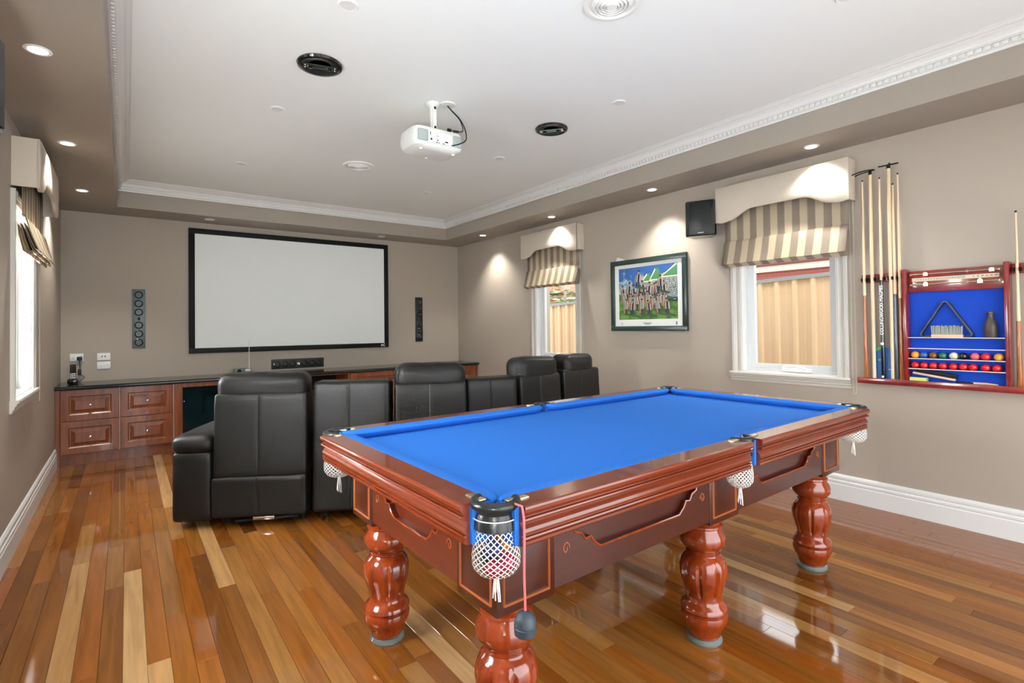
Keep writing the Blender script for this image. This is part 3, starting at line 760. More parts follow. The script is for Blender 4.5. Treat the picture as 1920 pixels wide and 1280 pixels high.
recliner((1.53, 3.505), (2.01, 3.275), .957, 1.085, 'charcoal leather recliner with headrest between the two consoles', seed=3)
recliner((2.045, 3.325), (2.445, 3.215), .962, 0, 'charcoal leather console without headrest in the middle of the row', head=False, name='wedge_console', group='leather wedge consoles', seed=4, taper=(11, 12))
recliner((2.51, 3.262), (2.955, 3.262), .962, 1.10, 'charcoal leather recliner with wide headrest below the far window', seed=5, taper=(4, 3))
recliner((3.005, 3.285), (3.495, 3.333), .978, 1.10, 'charcoal leather recliner with narrow headrest nearest the window wall', arm=1, hs=.82, seed=6, taper=(3, 0))

# ------------------------------------------------------------------ pool table
TC = (1.991, 1.775); TH_ = radians(1.28)
L_, W_, CUT, ZR = 1.308, .689, .121, .89
tb = empty('pool_table', (TC[0], TC[1], 0), TH_, label='large mahogany pool table with blue cloth and turned legs', cat='pool table')
TL = dict(parent=tb, local=True)
RP = [(-.090, .890), (-.008, .890), (-.002, .8875), (0, .882), (-.001, .873), (-.006, .865), (-.013, .860), (-.013, .858), (-.005, .856), (-.003, .852), (-.006, .848), (-.020, .846), (-.024, .842), (-.020, .834), (-.013, .827), (-.010, .819), (-.011, .812), (-.018, .809),
      (-.018, .807), (-.012, .805), (-.011, .801), (-.017, .798), (-.017, .796), (-.012, .794), (-.012, .786), (-.015, .782), (-.03, .780), (-.090, .780)]
def rail(side, s0, s1):
    """side: 'n','f' long rails (along x), 'l','r' end rails (along y)"""
    def P(o, z, s):
        if side == 'n': return (s, -W_-o, z)
        if side == 'f': return (s, W_+o, z)
        if side == 'l': return (-L_-o, s, z)
        return (L_+o, s, z)
    q = obj('rail', rings(B(), [[P(o, z, s) for o, z in RP] for s in (s0, s1)]), m_mah if side in 'nf' else m_mahy, smooth=22, **TL)
    # cushion with rounded ends; nose offset grows away from the pocket
    rs = []; n = 9
    ts = [k/n for k in range(n+1)]
    ss = [s0-.012+(t*.105) for t in ts]+[s1+.012-(t*.105) for t in reversed(ts)]
    for s in ss:
        e = min(s-(s0-.012), (s1+.012)-s)/.105
        k = math.sqrt(max(0, 1-(1-min(1, e))**2))
        nose = -.098-.044*k
        rs.append([P(-.086, .8905, s), P(nose+.012, .8885, s), P(nose+.002, .884, s), P(nose, .878, s), P(nose+.003, .872, s), P(nose+.022, .852, s), P(-.086, .848, s)])
    obj('cushion', rings(B(), rs), m_cloth, smooth=40, **TL)
    # cloth tabs on the rail ends
    for s, sg in ((s0, -1), (s1, 1)):
        a, b_ = sorted((s, s+sg*.014)); bm = B()
        pts = [(-.028, .884), (-.028, .784), (-.088, .784), (-.088, .884)]
        rings(bm, [[P(o, z, k) for o, z in pts] for k in (a, b_)]); obj('cloth_tab', bm, m_cloth, smooth=False, **TL)
MG = .034
for sd in 'nf':
    rail(sd, -L_+CUT, -MG); rail(sd, MG, L_-CUT)
for sd in 'lr': rail(sd, -W_+CUT, W_-CUT)
bm = B(); box(bm, -L_+.095, L_-.095, -W_+.095, W_-.095, .80, .852); obj('bed', bm, m_cloth, smooth=False, **TL)
obj('frame', BX(-L_+.16, L_-.16, -W_+.17, W_-.17, .56, .80), m_apron, smooth=False, **TL)

def pocket(px, py, ang, mid, balls=False):
    """leather lip + skirt + net; ang = outward direction"""
    r = .056 if not mid else .043
    span = radians(118 if not mid else 100)
    arc = [(px+r*cos(ang+a), py+r*sin(ang+a), ZR-.004) for a in [span*(k/10-1)for k in range(21)]]
    ext = []
    ux, uy = cos(ang), sin(ang)
    lip = obj('pocket', tube(B(), spline(arc, 2), .0135, 10), m_pleather, **TL)
    # skirt
    rs = []
    for (zz, rr) in ((ZR-.008, r+.006), (ZR-.026, r-.002), (ZR-.046, r+.004), (ZR-.066, r+.006), (ZR-.070, r+.001), (ZR-.046, r-.004), (ZR-.02, r-.006)):
        rs.append([(px+rr*cos(ang+span*(k/10-1)), py+rr*sin(ang+span*(k/10-1)), zz) for k in range(21)])
    obj('leather_skirt', rings(B(), rs, closed=False), m_pleather, lip, local=False) if False else None
    sk = rings(B(), rs, closed=False)
    sk.transform(mat_of(tb)); obj('leather_skirt', sk, m_pleather, lip)
    st = tube(B(), [(px+(r+.0065)*cos(ang+a), py+(r+.0065)*sin(ang+a), ZR-.038) for a in [span*.8*(k/8-1) for k in range(17)]], .0016, 6)
    st.transform(mat_of(tb)); obj('stitching', st, m_net, lip)
    # net: diamond cells, wired
    zt = ZR-.060; prof = [(0, r-.002), (.022, r), (.05, r+.005), (.080, r+.009), (.108, r+.008), (.126, r-.006), (.137, r-.030), (.140, .008)]
    if mid: prof = [(a_*1.05, b_) for a_, b_ in prof]
    nn, mm = 22, 19; bm = B(); V = []
    def pr_(h):
        for (a0, r0), (a1, r1) in zip(prof, prof[1:]):
            if a0 <= h <= a1: return r0+(r1-r0)*(h-a0)/(a1-a0)
        return prof[-1][1]
    for j in range(mm):
        h = prof[-1][0]*(j/(mm-1))**.92
        V.append([bm.verts.new((px+pr_(h)*cos(2*pi*(k+.5*(j % 2))/nn), py+pr_(h)*sin(2*pi*(k+.5*(j % 2))/nn), zt-h)) for k in range(nn)])
    for j in range(mm-2):
        for k in range(nn):
            if j % 2 == 0: q = (V[j][k], V[j+1][k], V[j+2][k], V[j+1][(k-1) % nn])
            else: q = (V[j][k], V[j+1][(k+1) % nn], V[j+2][k], V[j+1][k])
            bm.faces.new(q)
    bmesh.ops.wireframe(bm, faces=bm.faces[:], thickness=.0036, offset=0, use_replace=True, use_boundary=True, use_even_offset=False)
    bm.transform(mat_of(tb)); nt_ = obj('net', bm, m_net, lip)
    zb_ = zt-prof[-1][0]
    tl = B()
    for k in range(7):
        a = k*.9; tube(tl, [(px+.004*cos(a), py+.004*sin(a), zb_+.006), (px+.008*cos(a), py+.008*sin(a), zb_-.03), (px+.010*cos(a+.2), py+.010*sin(a+.2), zb_-.045-.004*k)], .0018, 5)
    tl.transform(mat_of(tb)); obj('tassel', tl, m_net, lip)
    return lip
po = .093
for sx in (-1, 1):
    for sy in (-1, 1):
        ang = math.atan2(sy, sx); pocket(sx*(L_-po), sy*(W_-po), ang, False)
        for (x, y, ddx, ddy) in ((sx*(L_-CUT-.020), sy*(W_-.062), .034, .012), (sx*(L_-.062), sy*(W_-CUT-.020), .012, .034)):
            obj('brass_plate', BX(x-ddx, x+ddx, y-ddy, y+ddy, ZR-.002, ZR+.0045, bev=.0015), m_brass, **TL)
for sy in (-1, 1):
    pocket(0, sy*(W_-.080), sy*pi/2, True)
    for sx in (-1, 1): obj('brass_plate', BX(sx*.075-.026, sx*.075+.026, sy*(W_-.062)-.010, sy*(W_-.062)+.010, ZR-.002, ZR+.0045, bev=.0015), m_brass, **TL)

LX, LY = (-1.065, 0, 1.065), .435
# leg blocks with beaded panels, aprons between
def bead_frame(bm, P, u0, u1, v0, v1, t=.006):
    """rectangular bead in a plane; P maps (u,v,outward)"""
    for a, b_, c_, d in ((u0, u1, v0, v0+t), (u0, u1, v1-t, v1), (u0, u0+t, v0+t, v1-t), (u1-t, u1, v0+t, v1-t)):
        pts = [P(a, c_, 0), P(b_, c_, 0), P(b_, d, 0), P(a, d, 0)]; m_ = .0025
        q = [P(a+m_, c_+m_, .006), P(b_-m_, c_+m_, .006), P(b_-m_, d-m_, .006), P(a+m_, d-m_, .006)]
        rings(bm, [pts, q])
for x in LX:
    for sy in (-1, 1):
        hwx = .110; y0, y1 = sorted((sy*(LY-.105), sy*(LY+.105)))
        bk = obj('leg_block', BX(x-hwx, x+hwx, y0, y1, .535, .790, bev=.003), m_apron, **TL)
        bm = B(); bead_frame(bm, lambda u, v, o_: (u, sy*(LY+.105+o_), v), x-hwx+.022, x+hwx-.022, .560, .775)
        bm.transform(mat_of(tb)); obj('panel_bead', bm, m_bead, bk, False)
        if x != 0:
            sx = math.copysign(1, x); bm = B()
            bead_frame(bm, lambda u, v, o_: (x+sx*(hwx+o_), u, v), sy*LY-.083, sy*LY+.083, .560, .775)
            bm.transform(mat_of(tb)); obj('panel_bead', bm, m_bead, bk, False)
def apron(side, s0, s1):
    sg = -1 if side in 'nl' else 1
    d = LY+.085 if side in 'nf' else 1.065+.088
    def P(s, z, o_): return (s, sg*(d+o_), z) if side in 'nf' else (sg*(d+o_), s, z)
    zb, zt, zm = .553, .790, .628
    # lower frame with scrolled ends
    w_ = .17; e = []
    sc = [(0, .770), (.02, .765), (.03, .735), (.05, .725), (.055, .700), (.085, .690), (.10, .668), (.125, .672), (.14, .650), (w_, zm)]
    top = [(s0+.035+a, z) for a, z in sc]+[(s1-.035-a, z) for a, z in reversed(sc)]
    pts = [(s0, zb), (s1, zb), (s1, zt), (s1-.035, zt)]+list(reversed(top))+[(s0+.035, zt), (s0, zt)]
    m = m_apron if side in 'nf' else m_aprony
    q = obj('apron', rings(B(), [[P(s, z, o_) for s, z in pts] for o_ in (-.004, .018)]), m, smooth=False, **TL)
    bm = B(); rings(bm, [[P(s0, .57, o_), P(s1, .57, o_), P(s1, zt, o_), P(s0, zt, o_)] for o_ in (-.02, -.004)])
    bm.transform(mat_of(tb)); obj('recessed_panel', bm, m, q, False)
    bm = tube(B(), [P(s, z, .017) for s, z in top], .0045, 6)
    bm.transform(mat_of(tb)); obj('carved_edge', bm, m_leg, q)
    for e_, sgn in ((s0+.055, 1), (s1-.055, -1)):
        pts2 = [P(e_+sgn*(-.006+.016*cos(k*.55)*(1-k/16)), .660+.022*sin(k*.55)*(1-k/16), .0185) for k in range(14)]
        bm = tube(B(), pts2, .0016, 5); bm.transform(mat_of(tb)); obj('scroll_inlay', bm, m_bead, q)
for sd in 'nf':
    apron(sd, -1.065+.110, -.110); apron(sd, .110, 1.065-.110)
for sd in 'lr': apron(sd, -LY+.105, LY-.105)

LP = [(.050, .540), (.078, .538), (.085, .530), (.085, .520), (.074, .515), (.072, .508), (.082, .500), (.083, .492), (.076, .486), (.080, .476), (.091, .458), (.096, .438), (.093, .418), (.080, .400), (.066, .390), (.064, .384), (.071, .379), (.066, .373), (.070, .366),
      (.078, .360), (.089, .345), (.097, .320), (.098, .298), (.094, .270), (.086, .242), (.078, .215), (.074, .195), (.074, .182), (.080, .170), (.090, .160), (.096, .150), (.097, .141), (.090, .135), (.084, .130), (.094, .124), (.097, .112), (.094, .092), (.085, .074), (.076, .060), (.073, .046), (.068, .030), (.058, .020), (.0, .020)]
def leg_bm():
    seg = 96; rs = []
    fine = []
    for (r0, z0), (r1, z1) in zip(LP, LP[1:]):
        n = 2 if .18 < z0 < .35 else 1
        for k in range(n): fine.append((r0+(r1-r0)*k/n, z0+(z1-z0)*k/n))
    fine.append(LP[-1])
    for r, z in fine:
        ring = []
        for k in range(seg):
            a = 2*pi*k/seg; rr = r
            if .195 < z < .338:
                ph_ = (k+6) % 12
                dep = {0: .009, 1: .0045, 11: .0045}.get(ph_, 0)
                f = min(1, (z-.195)/.012, (.338-z)/.012); rr -= dep*f
            ring.append((max(rr, 1e-4)*cos(a), max(rr, 1e-4)*sin(a), z))
        rs.append(ring)
    return rings(B(), rs)
leg0 = None
for x in LX:
    for sy in (-1, 1):
        if leg0 is None:
            bm = leg_bm(); bm.transform(Matrix.Translation((x, sy*LY, 0))); lg = obj('leg', bm, m_leg, smooth=30, **TL); leg0 = lg.data
            cb = lathe(B(), [(0, 0), (.070, 0), (.074, .006), (.074, .012), (.066, .018), (.062, .0215), (0, .0215)], (x, sy*LY, 0), 36)
            cb.transform(mat_of(tb)); cu_ = obj('castor_cup', cb, m_cup, lg); cup0 = cu_.data; cl = cu_.location.copy(); lz = lg.location.z
        else:
            lg = place('leg', leg0, tb, (x, sy*LY, lz)); place('castor_cup', cup0, lg, cl)

def tab(p): return mat_of(tb) @ Vector(p)
# balls lying in the near pocket net
ncx, ncy = -(L_-po), -(W_-po)
for (dx, dy, dz, col, t) in ((-.018, -.016, .722, (.30, .01, .04), 'dark red'), (.026, -.012, .726, (.42, .02, .06), 'crimson'), (-.004, .026, .735, (.01, .012, .03), 'black'), (-.016, -.012, .772, (.02, .03, .12), 'navy blue'), (.024, .004, .776, (.55, .22, .02), 'orange')):
    p = tab((ncx+dx, ncy+dy, dz-.002))
    obj('pool_ball', sphere(B(), p, .0245, 18, 10), M_('ball_'+t.replace(' ', '_'), col, .1), None, True, label='%s pool ball inside the white pocket net' % t, cat='ball', group='balls in the pocket net')
# chalk holder on its red cord
p = tab((-L_+CUT-.012, -W_+.030, ZR+.003)); p1 = tab((-L_+CUT-.015, -W_-.004, ZR+.006)); p2 = tab((-L_+CUT-.016, -W_-.012, ZR-.02))
ch = empty('cord_weight', (p2.x, p2.y, .575), label='black rubber chalk holder on a pink cord at the pocket', cat='chalk holder')
obj('cord', tube(B(), [p, p1, p2]+[(p2.x+.001*sin(k), p2.y, p2.z-(p2.z-.63)*k/8) for k in range(1, 9)], .0032, 8), m_redcord, ch)
obj('rubber_weight', lathe(B(), [(0, 0), (.024, 0), (.0275, .003), (.0285, .021), (.027, .0225), (.027, .0245), (.0285, .026), (.0265, .040), (.019, .053), (.008, .060), (0, .061)], (p2.x, p2.y, .578), 24), m_rubber, ch)

# ------------------------------------------------------------------ cue rack on the right wall
XW = XR
rk = empty('cue_rack', (XW-.03, 1.03, .913), label='dark red cue rack with scoreboard and blue cloth back', cat='cue rack')
obj('tray', BX(XW-.085, XW, .55, 1.574, .915, .942, bev=.004), m_rack, rk)
obj('tray_lip', BX(XW-.090, XW-.080, .55, 1.578, .912, .954, bev=.003), m_rack, rk)
obj('cue_rail', BX(XW-.030, XW, 1.30, 1.556, 1.642, 1.702, bev=.003), m_rack, rk)
obj('cue_rail', BX(XW-.030, XW, .55, .748, 1.642, 1.702, bev=.003), m_rack, rk)
for y in (1.284, .762): obj('post', BX(XW-.075, XW, y-.014, y+.014, .942, 1.716, bev=.006), m_rack, rk)
obj('blue_back', BX(XW-.014, XW, .776, 1.270, .942, 1.56), m_rackblue, rk, False)
obj('header', BX(XW-.035, XW, .776, 1.270, 1.555, 1.700, bev=.003), m_rack, rk)
obj('maker_plate', lathe(B(), [(0, -.0005), (.007, -.0005), (.007, .002), (0, .002)], (XW-.0352, 1.03, 1.570), 14, 'x'), m_bottle, rk)
sr = obj('score_strip', BX(XW-.0385, XW-.034, .800, 1.248, 1.628, 1.652), M_('cream_strip', (.72, .64, .46), .5), rk, False)
RotW = Matrix(((0, 0, -1, 0), (-1, 0, 0, 0), (0, 1, 0, 0), (0, 0, 0, 1)))   # text on the right wall, facing -x
m_ink = M_('black_ink', (.02, .02, .02), .6)
bm = B()
for k in range(1, 21): merge(bm, text_mesh(str(k), .0125, Matrix.Translation((XW-.0392, 1.240-(k-1)*.0142, 1.640)) @ RotW))
for k, s in enumerate(('0', '20', '40', '60', '80', '100')): merge(bm, text_mesh(s, .0125, Matrix.Translation((XW-.0392, .922-k*.0215, 1.640)) @ RotW))
tag(obj('score_numbers', bm, m_ink, rk, False), kind='stuff')
for z in (1.675, 1.606):
    rd = obj('score_rod', tube(B(), [(XW-.046, 1.254, z), (XW-.046, .796, z)], .0045, 8), m_brass, rk)
    for y in (1.252, .952, .798): obj('rod_bracket', BX(XW-.050, XW-.033, y-.005, y+.005, z-.006, z+.006, bev=.001), m_brass, rd)
for y, z, t in ((1.168, 1.675, -1), (.832, 1.675, -1), (1.168, 1.606, 1), (.888, 1.606, 1)):
    obj('score_slider', prism(B(), [(y-.013, z-.012), (y+.013, z-.012), (y+.013, z+.008), (y+.004, z+.018*t if t > 0 else z+.012), (y-.004, z+.018*t if t > 0 else z+.012), (y-.013, z+.008)], 'x', XW-.056, XW-.044), m_brass, rk, False)
for z, shelf in ((1.246, True), (1.172, False), (1.103, True), (1.034, True)):
    q = obj('shelf_rod', BX(XW-.072, XW-.064, .776, 1.270, z-.003, z+.002), m_rodw, rk, False)
    if shelf: obj('shelf', BX(XW-.064, XW-.014, .776, 1.270, z-.006, z-.001), m_rackblue, rk, False)
for y in (1.533, 1.482, 1.425, 1.368, 1.3445, 1.3145, .717, .64):
    for e in (-1, 1): obj('cue_clip', BX(XW-.062, XW-.028, y+e*.0155-.003, y+e*.0155+.003, 1.652, 1.676, bev=.002), m_blackmat, rk)

XC = XW-.048
def cue(y, z1, label, butt, name='cue', rest=None, zj=1.42, r0=.0145, r1=.0052):
    o = empty(name, (XC, y, .942), label=label, cat='cue' if not rest else 'cue rest', group='cues and rests in the rack')
    zb = .943; zt = z1
    R = lambda z: r0+(r1-r0)*((z-zb)/(zt-zb))**.9
    if butt:
        obj('butt', lathe(B(), [(0, zb), (R(zb)-.002, zb), (R(zb), zb+.004), (R(1.2), 1.2), (R(zj), zj), (0, zj)], (XC, y, 0), 16), butt, o)
        n0 = zj
    else: n0 = zb
    sh = [(0, n0)]+[(R(n0+(zt-.012-n0)*k/5), n0+(zt-.012-n0)*k/5) for k in range(6)]+[(0, zt-.012)]
    obj('shaft', lathe(B(), sh, (XC, y, 0), 14), m_ash, o)
    if not rest: obj('tip', lathe(B(), [(0, zt-.012), (r1, zt-.012), (r1, zt-.002), (r1*.5, zt), (0, zt)], (XC, y, 0), 12), m_blackmat, o)
    return o
cue(1.533, 2.398, 'slim ash cue with brown butt at the window end of the rack', m_butt, zj=1.55)
cue(1.425, 2.394, 'ash cue with black butt lettered in white', m_buttb, zj=1.655)
cue(1.3445, 2.333, 'shorter ash cue with a grey butt between the rest and brown cue', m_buttg, zj=1.55)
cue(1.3145, 2.399, 'ash cue with brown butt standing against the rack post', m_butt, zj=1.52)
cue(.717, 2.022, 'short ash cue with brown butt beyond the scoreboard', m_butt, zj=1.35)
r_ = cue(1.482, 2.44, 'pale rest with a black hooked spider head', None, 'cue_rest', 'spider', r0=.0125, r1=.0105)
hd = B(); zz = 2.445
box(hd, XC-.012, XC+.012, 1.474, 1.490, zz-.022, zz+.01, bev=.003)
for dx in (-.02, .02): tube(hd, spline([(XC+dx*.4, 1.455, zz+.012), (XC+dx, 1.49, zz+.012), (XC+dx*1.2, 1.54, zz+.010), (XC+dx*1.3, 1.59, zz-.002)], 5), .004, 8)
obj('rest_head', hd, m_blackmat, r_)
r_ = cue(1.368, 2.455, 'pale rest with a black cross head', None, 'cue_rest', 'cross', r0=.0125, r1=.0115)
hd = B(); zz = 2.462
box(hd, XC-.010, XC+.010, 1.358, 1.378, zz-.022, zz+.006, bev=.003)
tube(hd, [(XC-.015, 1.425, zz+.004), (XC, 1.368, zz+.006), (XC+.015, 1.312, zz+.010)], .005, 8); tube(hd, [(XC-.035, 1.350, zz+.008), (XC, 1.368, zz+.006), (XC+.03, 1.386, zz+.008)], .005, 8)
obj('rest_head', hd, m_blackmat, r_)
# lettering on the black cue
black_cue = [o for o in bpy.data.objects if o.name.startswith('cue') and o.get('label', '').startswith('ash cue with black')][0]
Rv = Matrix(((0, 0, -1, 0), (0, 1, 0, 0), (1, 0, 0, 0), (0, 0, 0, 1)))       # text running up the wall, facing -x
obj('lettering', text_mesh('COLLINGWOOD MAGPIES', .030, Matrix.Translation((XC-.0118, 1.425, 1.44)) @ Rv @ Matrix.Scale(1.0, 4), bold=True), m_white, black_cue, False)
obj('round_badge', lathe(B(), [(0, -.001), (.010, -.001), (.010, .003), (0, .003)], (XC-.0135, 1.425, 1.200), 16, 'x'), m_white, black_cue)
obj('round_badge', lathe(B(), [(0, -.001), (.008, -.001), (.008, .003), (0, .003)], (XC-.0145, 1.425, .965), 16, 'x'), m_white, black_cue)

bx_ = empty('blue_carton', (XW-.02, 1.422, .942), label='flat blue and green carton standing behind the cues', cat='carton')
obj('body', BX(XW-.026, XW-.004, 1.362, 1.490, .942, 1.172), m_blueprint, bx_, False)
obj('green_corner', prism(B(), [(1.490, 1.172), (1.445, 1.172), (1.445, 1.158), (1.490, 1.135)], 'x', XW-.0268, XW-.0255), m_green, bx_, False)
obj('green_badge', BX(XW-.0268, XW-.0255, 1.44, 1.463, 1.075, 1.088), m_green, bx_, False)
obj('print_line', BX(XW-.0268, XW-.0255, 1.368, 1.40, 1.014, 1.019), m_white, bx_, False)

XS = XW-.040
tri = empty('triangle_rack', (XS-.004, 1.07, 1.246), label='black plastic ball triangle standing on the rack shelf', cat='triangle')
def tri_loop(r, cx):
    out = []
    for (y, z, a0) in ((1.185, 1.270, -90), (1.07, 1.466, 30), (.955, 1.270, 150)):
        for k in range(7):
            a = radians(a0+k*20); out.append((y-0, z, a, r))
    return [(y+r*cos(a), z+r*sin(a)) for y, z, a, r in out]
o1, i1 = tri_loop(.023, 0), tri_loop(.0125, 0)
bm = B()
V = [[bm.verts.new((x, y, z)) for y, z in loop] for loop, x in ((o1, XS-.001), (o1, XS+.025), (i1, XS+.025), (i1, XS-.001))]
n = len(o1)
for a in range(4):
    for k in range(n): bm.faces.new((V[a][k], V[a][(k+1) % n], V[(a+1) % 4][(k+1) % n], V[(a+1) % 4][k]))
obj('frame', bm, m_plastic, tri)
def brush(loc_y0, loc_y1, z, name, label):
    o = empty(name, (XS-.012, (loc_y0+loc_y1)/2, z), label=label, cat='brush'); return o
br = brush(.974, 1.143, 1.246, 'table_brush', 'short table brush with grey bristles standing inside the triangle')
obj('wood_back', BX(XS-.032, XS-.008, .976, 1.141, 1.246, 1.266, bev=.003), m_brushh, br)
bm = B()
for k in range(40):
    y = .982+k*(1.137-.982)/39
    for j in range(2):
        x = XS-.026+j*.011; tl_ = .058+random.uniform(-.006, .006)
        tube(bm, [(x, y, 1.264), (x-.002+random.uniform(-.003, .003), y+random.uniform(-.004, .004), 1.264+tl_)], .0022, 5, .003)
tag(obj('bristles', bm, m_brush, br), kind='stuff')
bt = empty('bottle', (XS, .846, 1.246), label='dark brown shaker bottle on the rack shelf', cat='bottle')
obj('body', lathe(B(), [(0, 1.246), (.031, 1.246), (.033, 1.249), (.033, 1.318), (.031, 1.330), (.025, 1.348), (.018, 1.364), (.016, 1.374), (.016, 1.397), (0, 1.397)], (XS, .846, 0), 24), m_bottle, bt)
obj('collar', lathe(B(), [(0, 1.395), (.018, 1.395), (.019, 1.399), (.019, 1.409), (.016, 1.412), (0, 1.412)], (XS, .846, 0), 20), m_bottle, bt)
ball_r = .0245
for y, col, t in ((1.238, (.80, .33, .03), 'orange'), (1.190, (.02, .09, .35), 'blue'), (1.140, (.16, .07, .02), 'brown'), (1.089, (.01, .13, .07), 'green'), (1.031, (.66, .64, .42), 'cream'), (.983, (.008, .009, .009), 'black'), (.925, (.72, .10, .14), 'pink'), (.873, (.58, .015, .02), 'red'), (.811, (.80, .33, .03), 'orange')):
    lab = {'orange': 'orange ball at the %s end of the upper ball shelf' % ('window' if y > 1 else 'far cue')}.get(t, '%s ball on the upper ball shelf' % t)
    obj('snooker_ball', sphere(B(), (XS, y, 1.102+ball_r), ball_r, 20, 12), M_('ball_%s' % t, col, .08, coat=.4), None, label=lab, cat='ball', group='balls on the upper shelf')
m_red = M_('ball_red_shelf', (.58, .012, .018), .08, coat=.4)
for y, t in ((1.239, 'orange ball at the window end'), (1.189, 'blue ball'), (1.139, 'brown ball'), (1.088, 'green ball'), (1.035, 'cream ball'), (.983, 'black ball'), (.936, 'pink ball'), (.874, 'other red ball'), (.821, 'orange ball at the far cue end')):
    obj('snooker_ball', sphere(B(), (XS, y, 1.033+ball_r), ball_r, 20, 12), m_red, None, label='red ball on the lower shelf, directly below the %s' % t, cat='ball', group='red balls on the lower shelf')
cb_ = empty('chalk_box', (XS, 1.215, .942), label='small yellow-green chalk box in the rack corner', cat='box')
obj('carton', BX(XS-.03, XS+.012, 1.172, 1.265, .954, .974), m_lime, cb_, False); obj('lid_band', BX(XS-.031, XS+.012, 1.172, 1.265, .9435, .954), m_white, cb_, False)
lb = empty('long_brush', (XS-.01, 1.05, .942), label='long black-bristled rail brush lying on the rack tray', cat='brush')
bm = B(); box(bm, -.012, .012, -.115, .115, -.007, .007, bev=.003); bm.transform(Matrix.Translation((XS-.014, 1.135, .988)) @ Matrix.Rotation(radians(9), 4, 'X')); obj('wood_back', bm, m_brushh, lb)
bm = B(); box(bm, -.012, .012, -.112, .112, .006, .032, bev=.003); bm.transform(Matrix.Translation((XS-.002, 1.125, .990)) @ Matrix.Rotation(radians(9), 4, 'X')); obj('bristles', bm, m_blackmat, lb)
obj('grip', BX(XS-.024, XS-.004, .93, 1.02, .946, .962, bev=.004), m_blackmat, lb)
obj('handle', tube(B(), [(XS-.014, .94, .955), (XS-.014, .87, .957), (XS-.014, .815, .952)], .009, 10, .006), m_brushh, lb)

# ------------------------------------------------------------------ framed print
pf = empty('picture_frame', (XW, 3.548, 1.29), label='dark framed sports team print in a white mount on the wall', cat='picture')
py0, py1, pz0, pz1 = 3.053, 4.037, 1.292, 2.062
fwid = .052
for a in ((py0, py1, pz1-fwid, pz1), (py0, py1, pz0, pz0+fwid), (py0, py0+fwid, pz0+fwid, pz1-fwid), (py1-fwid, py1, pz0+fwid, pz1-fwid)):
    obj('frame_bar', BX(XW-.034, XW-.002, a[0], a[1], a[2], a[3], bev=.004), m_pframe, pf)
obj('mount', BX(XW-.016, XW-.006, py0+fwid-.005, py1-fwid+.005, pz0+fwid-.005, pz1-fwid+.005), m_mat, pf, False)
def pic_sky():
    m = M_('print_sky', (.2, .4, .7), .6); nt = m.node_tree; b = nt.nodes['Principled BSDF']; L = nt.links.new
    tc = nt.nodes.new('ShaderNodeTexCoord'); n = nt.nodes.new('ShaderNodeTexNoise'); n.inputs['Scale'].default_value = 9; n.inputs['Detail'].default_value = 5
    sp = nt.nodes.new('ShaderNodeSeparateXYZ'); a = nt.nodes.new('ShaderNodeMath'); a.operation = 'MULTIPLY_ADD'; a.inputs[1].default_value = 1.9; 
    s2 = nt.nodes.new('ShaderNodeMath'); s2.operation = 'MULTIPLY_ADD'; s2.inputs[1].default_value = -.55; s2.inputs[2].default_value = .12
    r = ramp(nt, [(.0, (.62, .40, .18)), (.3, (.52, .52, .38)), (.45, (.30, .42, .42)), (.60, (.07, .20, .30)), (.70, (.34, .44, .48)), (.85, (.02, .09, .28))])
    L(tc.outputs['Object'], n.inputs['Vector']); L(tc.outputs['Object'], sp.inputs[0]); L(sp.outputs['Z'], a.inputs[0]); L(sp.outputs['Y'], s2.inputs[0])
    ad = nt.nodes.new('ShaderNodeMath'); ad.operation = 'ADD'; L(n.outputs['Fac'], a.inputs[2]); L(a.outputs[0], ad.inputs[0]); L(s2.outputs[0], ad.inputs[1])
    L(ad.outputs[0], r.inputs[0]); L(r.outputs[0], b.inputs['Base Color']); return m
def pic_speckle(name, c0, c1, scale):
    m = M_(name, c0, .6); nt = m.node_tree; b = nt.nodes['Principled BSDF']; L = nt.links.new
    tc = nt.nodes.new('ShaderNodeTexCoord'); n = nt.nodes.new('ShaderNodeTexNoise'); n.inputs['Scale'].default_value = scale
    r = ramp(nt, [(.42, c0), (.58, c1)]); L(tc.outputs['Object'], n.inputs['Vector']); L(n.outputs['Fac'], r.inputs[0]); L(r.outputs[0], b.inputs['Base Color']); return m
pm = [pic_sky(), pic_speckle('print_grass', (.03, .10, .015), (.11, .24, .03), 14), M_('print_roof', (.06, .20, .09), .6), pic_speckle('print_crowd', (.03, .05, .05), (.42, .46, .44), 120),
      M_('print_cream', (.70, .66, .42), .6), M_('print_black', (.012, .016, .018), .6), M_('print_white', (.48, .52, .52), .6), M_('print_skin', (.36, .16, .085), .6), M_('print_shade', (.03, .07, .03), .6)]
PY1, PY0, PZ0, PZ1 = 3.928, 3.165, 1.415, 1.972      # print area (left edge has the larger y)
pbm = B(); PW, PH_ = PY1-PY0, PZ1-PZ0; lay = [0]
def flat0(pts, mi):
    lay[0] += 1; x = XW-.0165-.000012*lay[0]
    f = pbm.faces.new([pbm.verts.new((x, PY1-u*PW, PZ0+v*PH_)) for u, v in pts]); f.material_index = mi
flat = flat0
flat([(0, 0), (1, 0), (1, 1), (0, 1)], 0)
flat([(0, 0), (1, 0), (1, .36), (0, .50)], 1)
flat([(.42, .46), (1, .42), (1, .90), (.60, .80), (.42, .72)], 3)
for u0, u1, um, z0, z1 in ((.42, .60, .50, .72, .86), (.55, .76, .64, .74, .94), (.74, 1.0, .98, .78, 1.0)):
    flat([(u0, z0), (u1, z0), (um+.06 if um < .9 else 1, z1), (um, z1)], 2); flat([(u0, z0-.02), (u1, z0-.02), (u1, z0), (u0, z0)], 4)
    flat([(u0, z0), (u0+.015, z0), (um+.01, z1-.03), (um, z1)], 4)
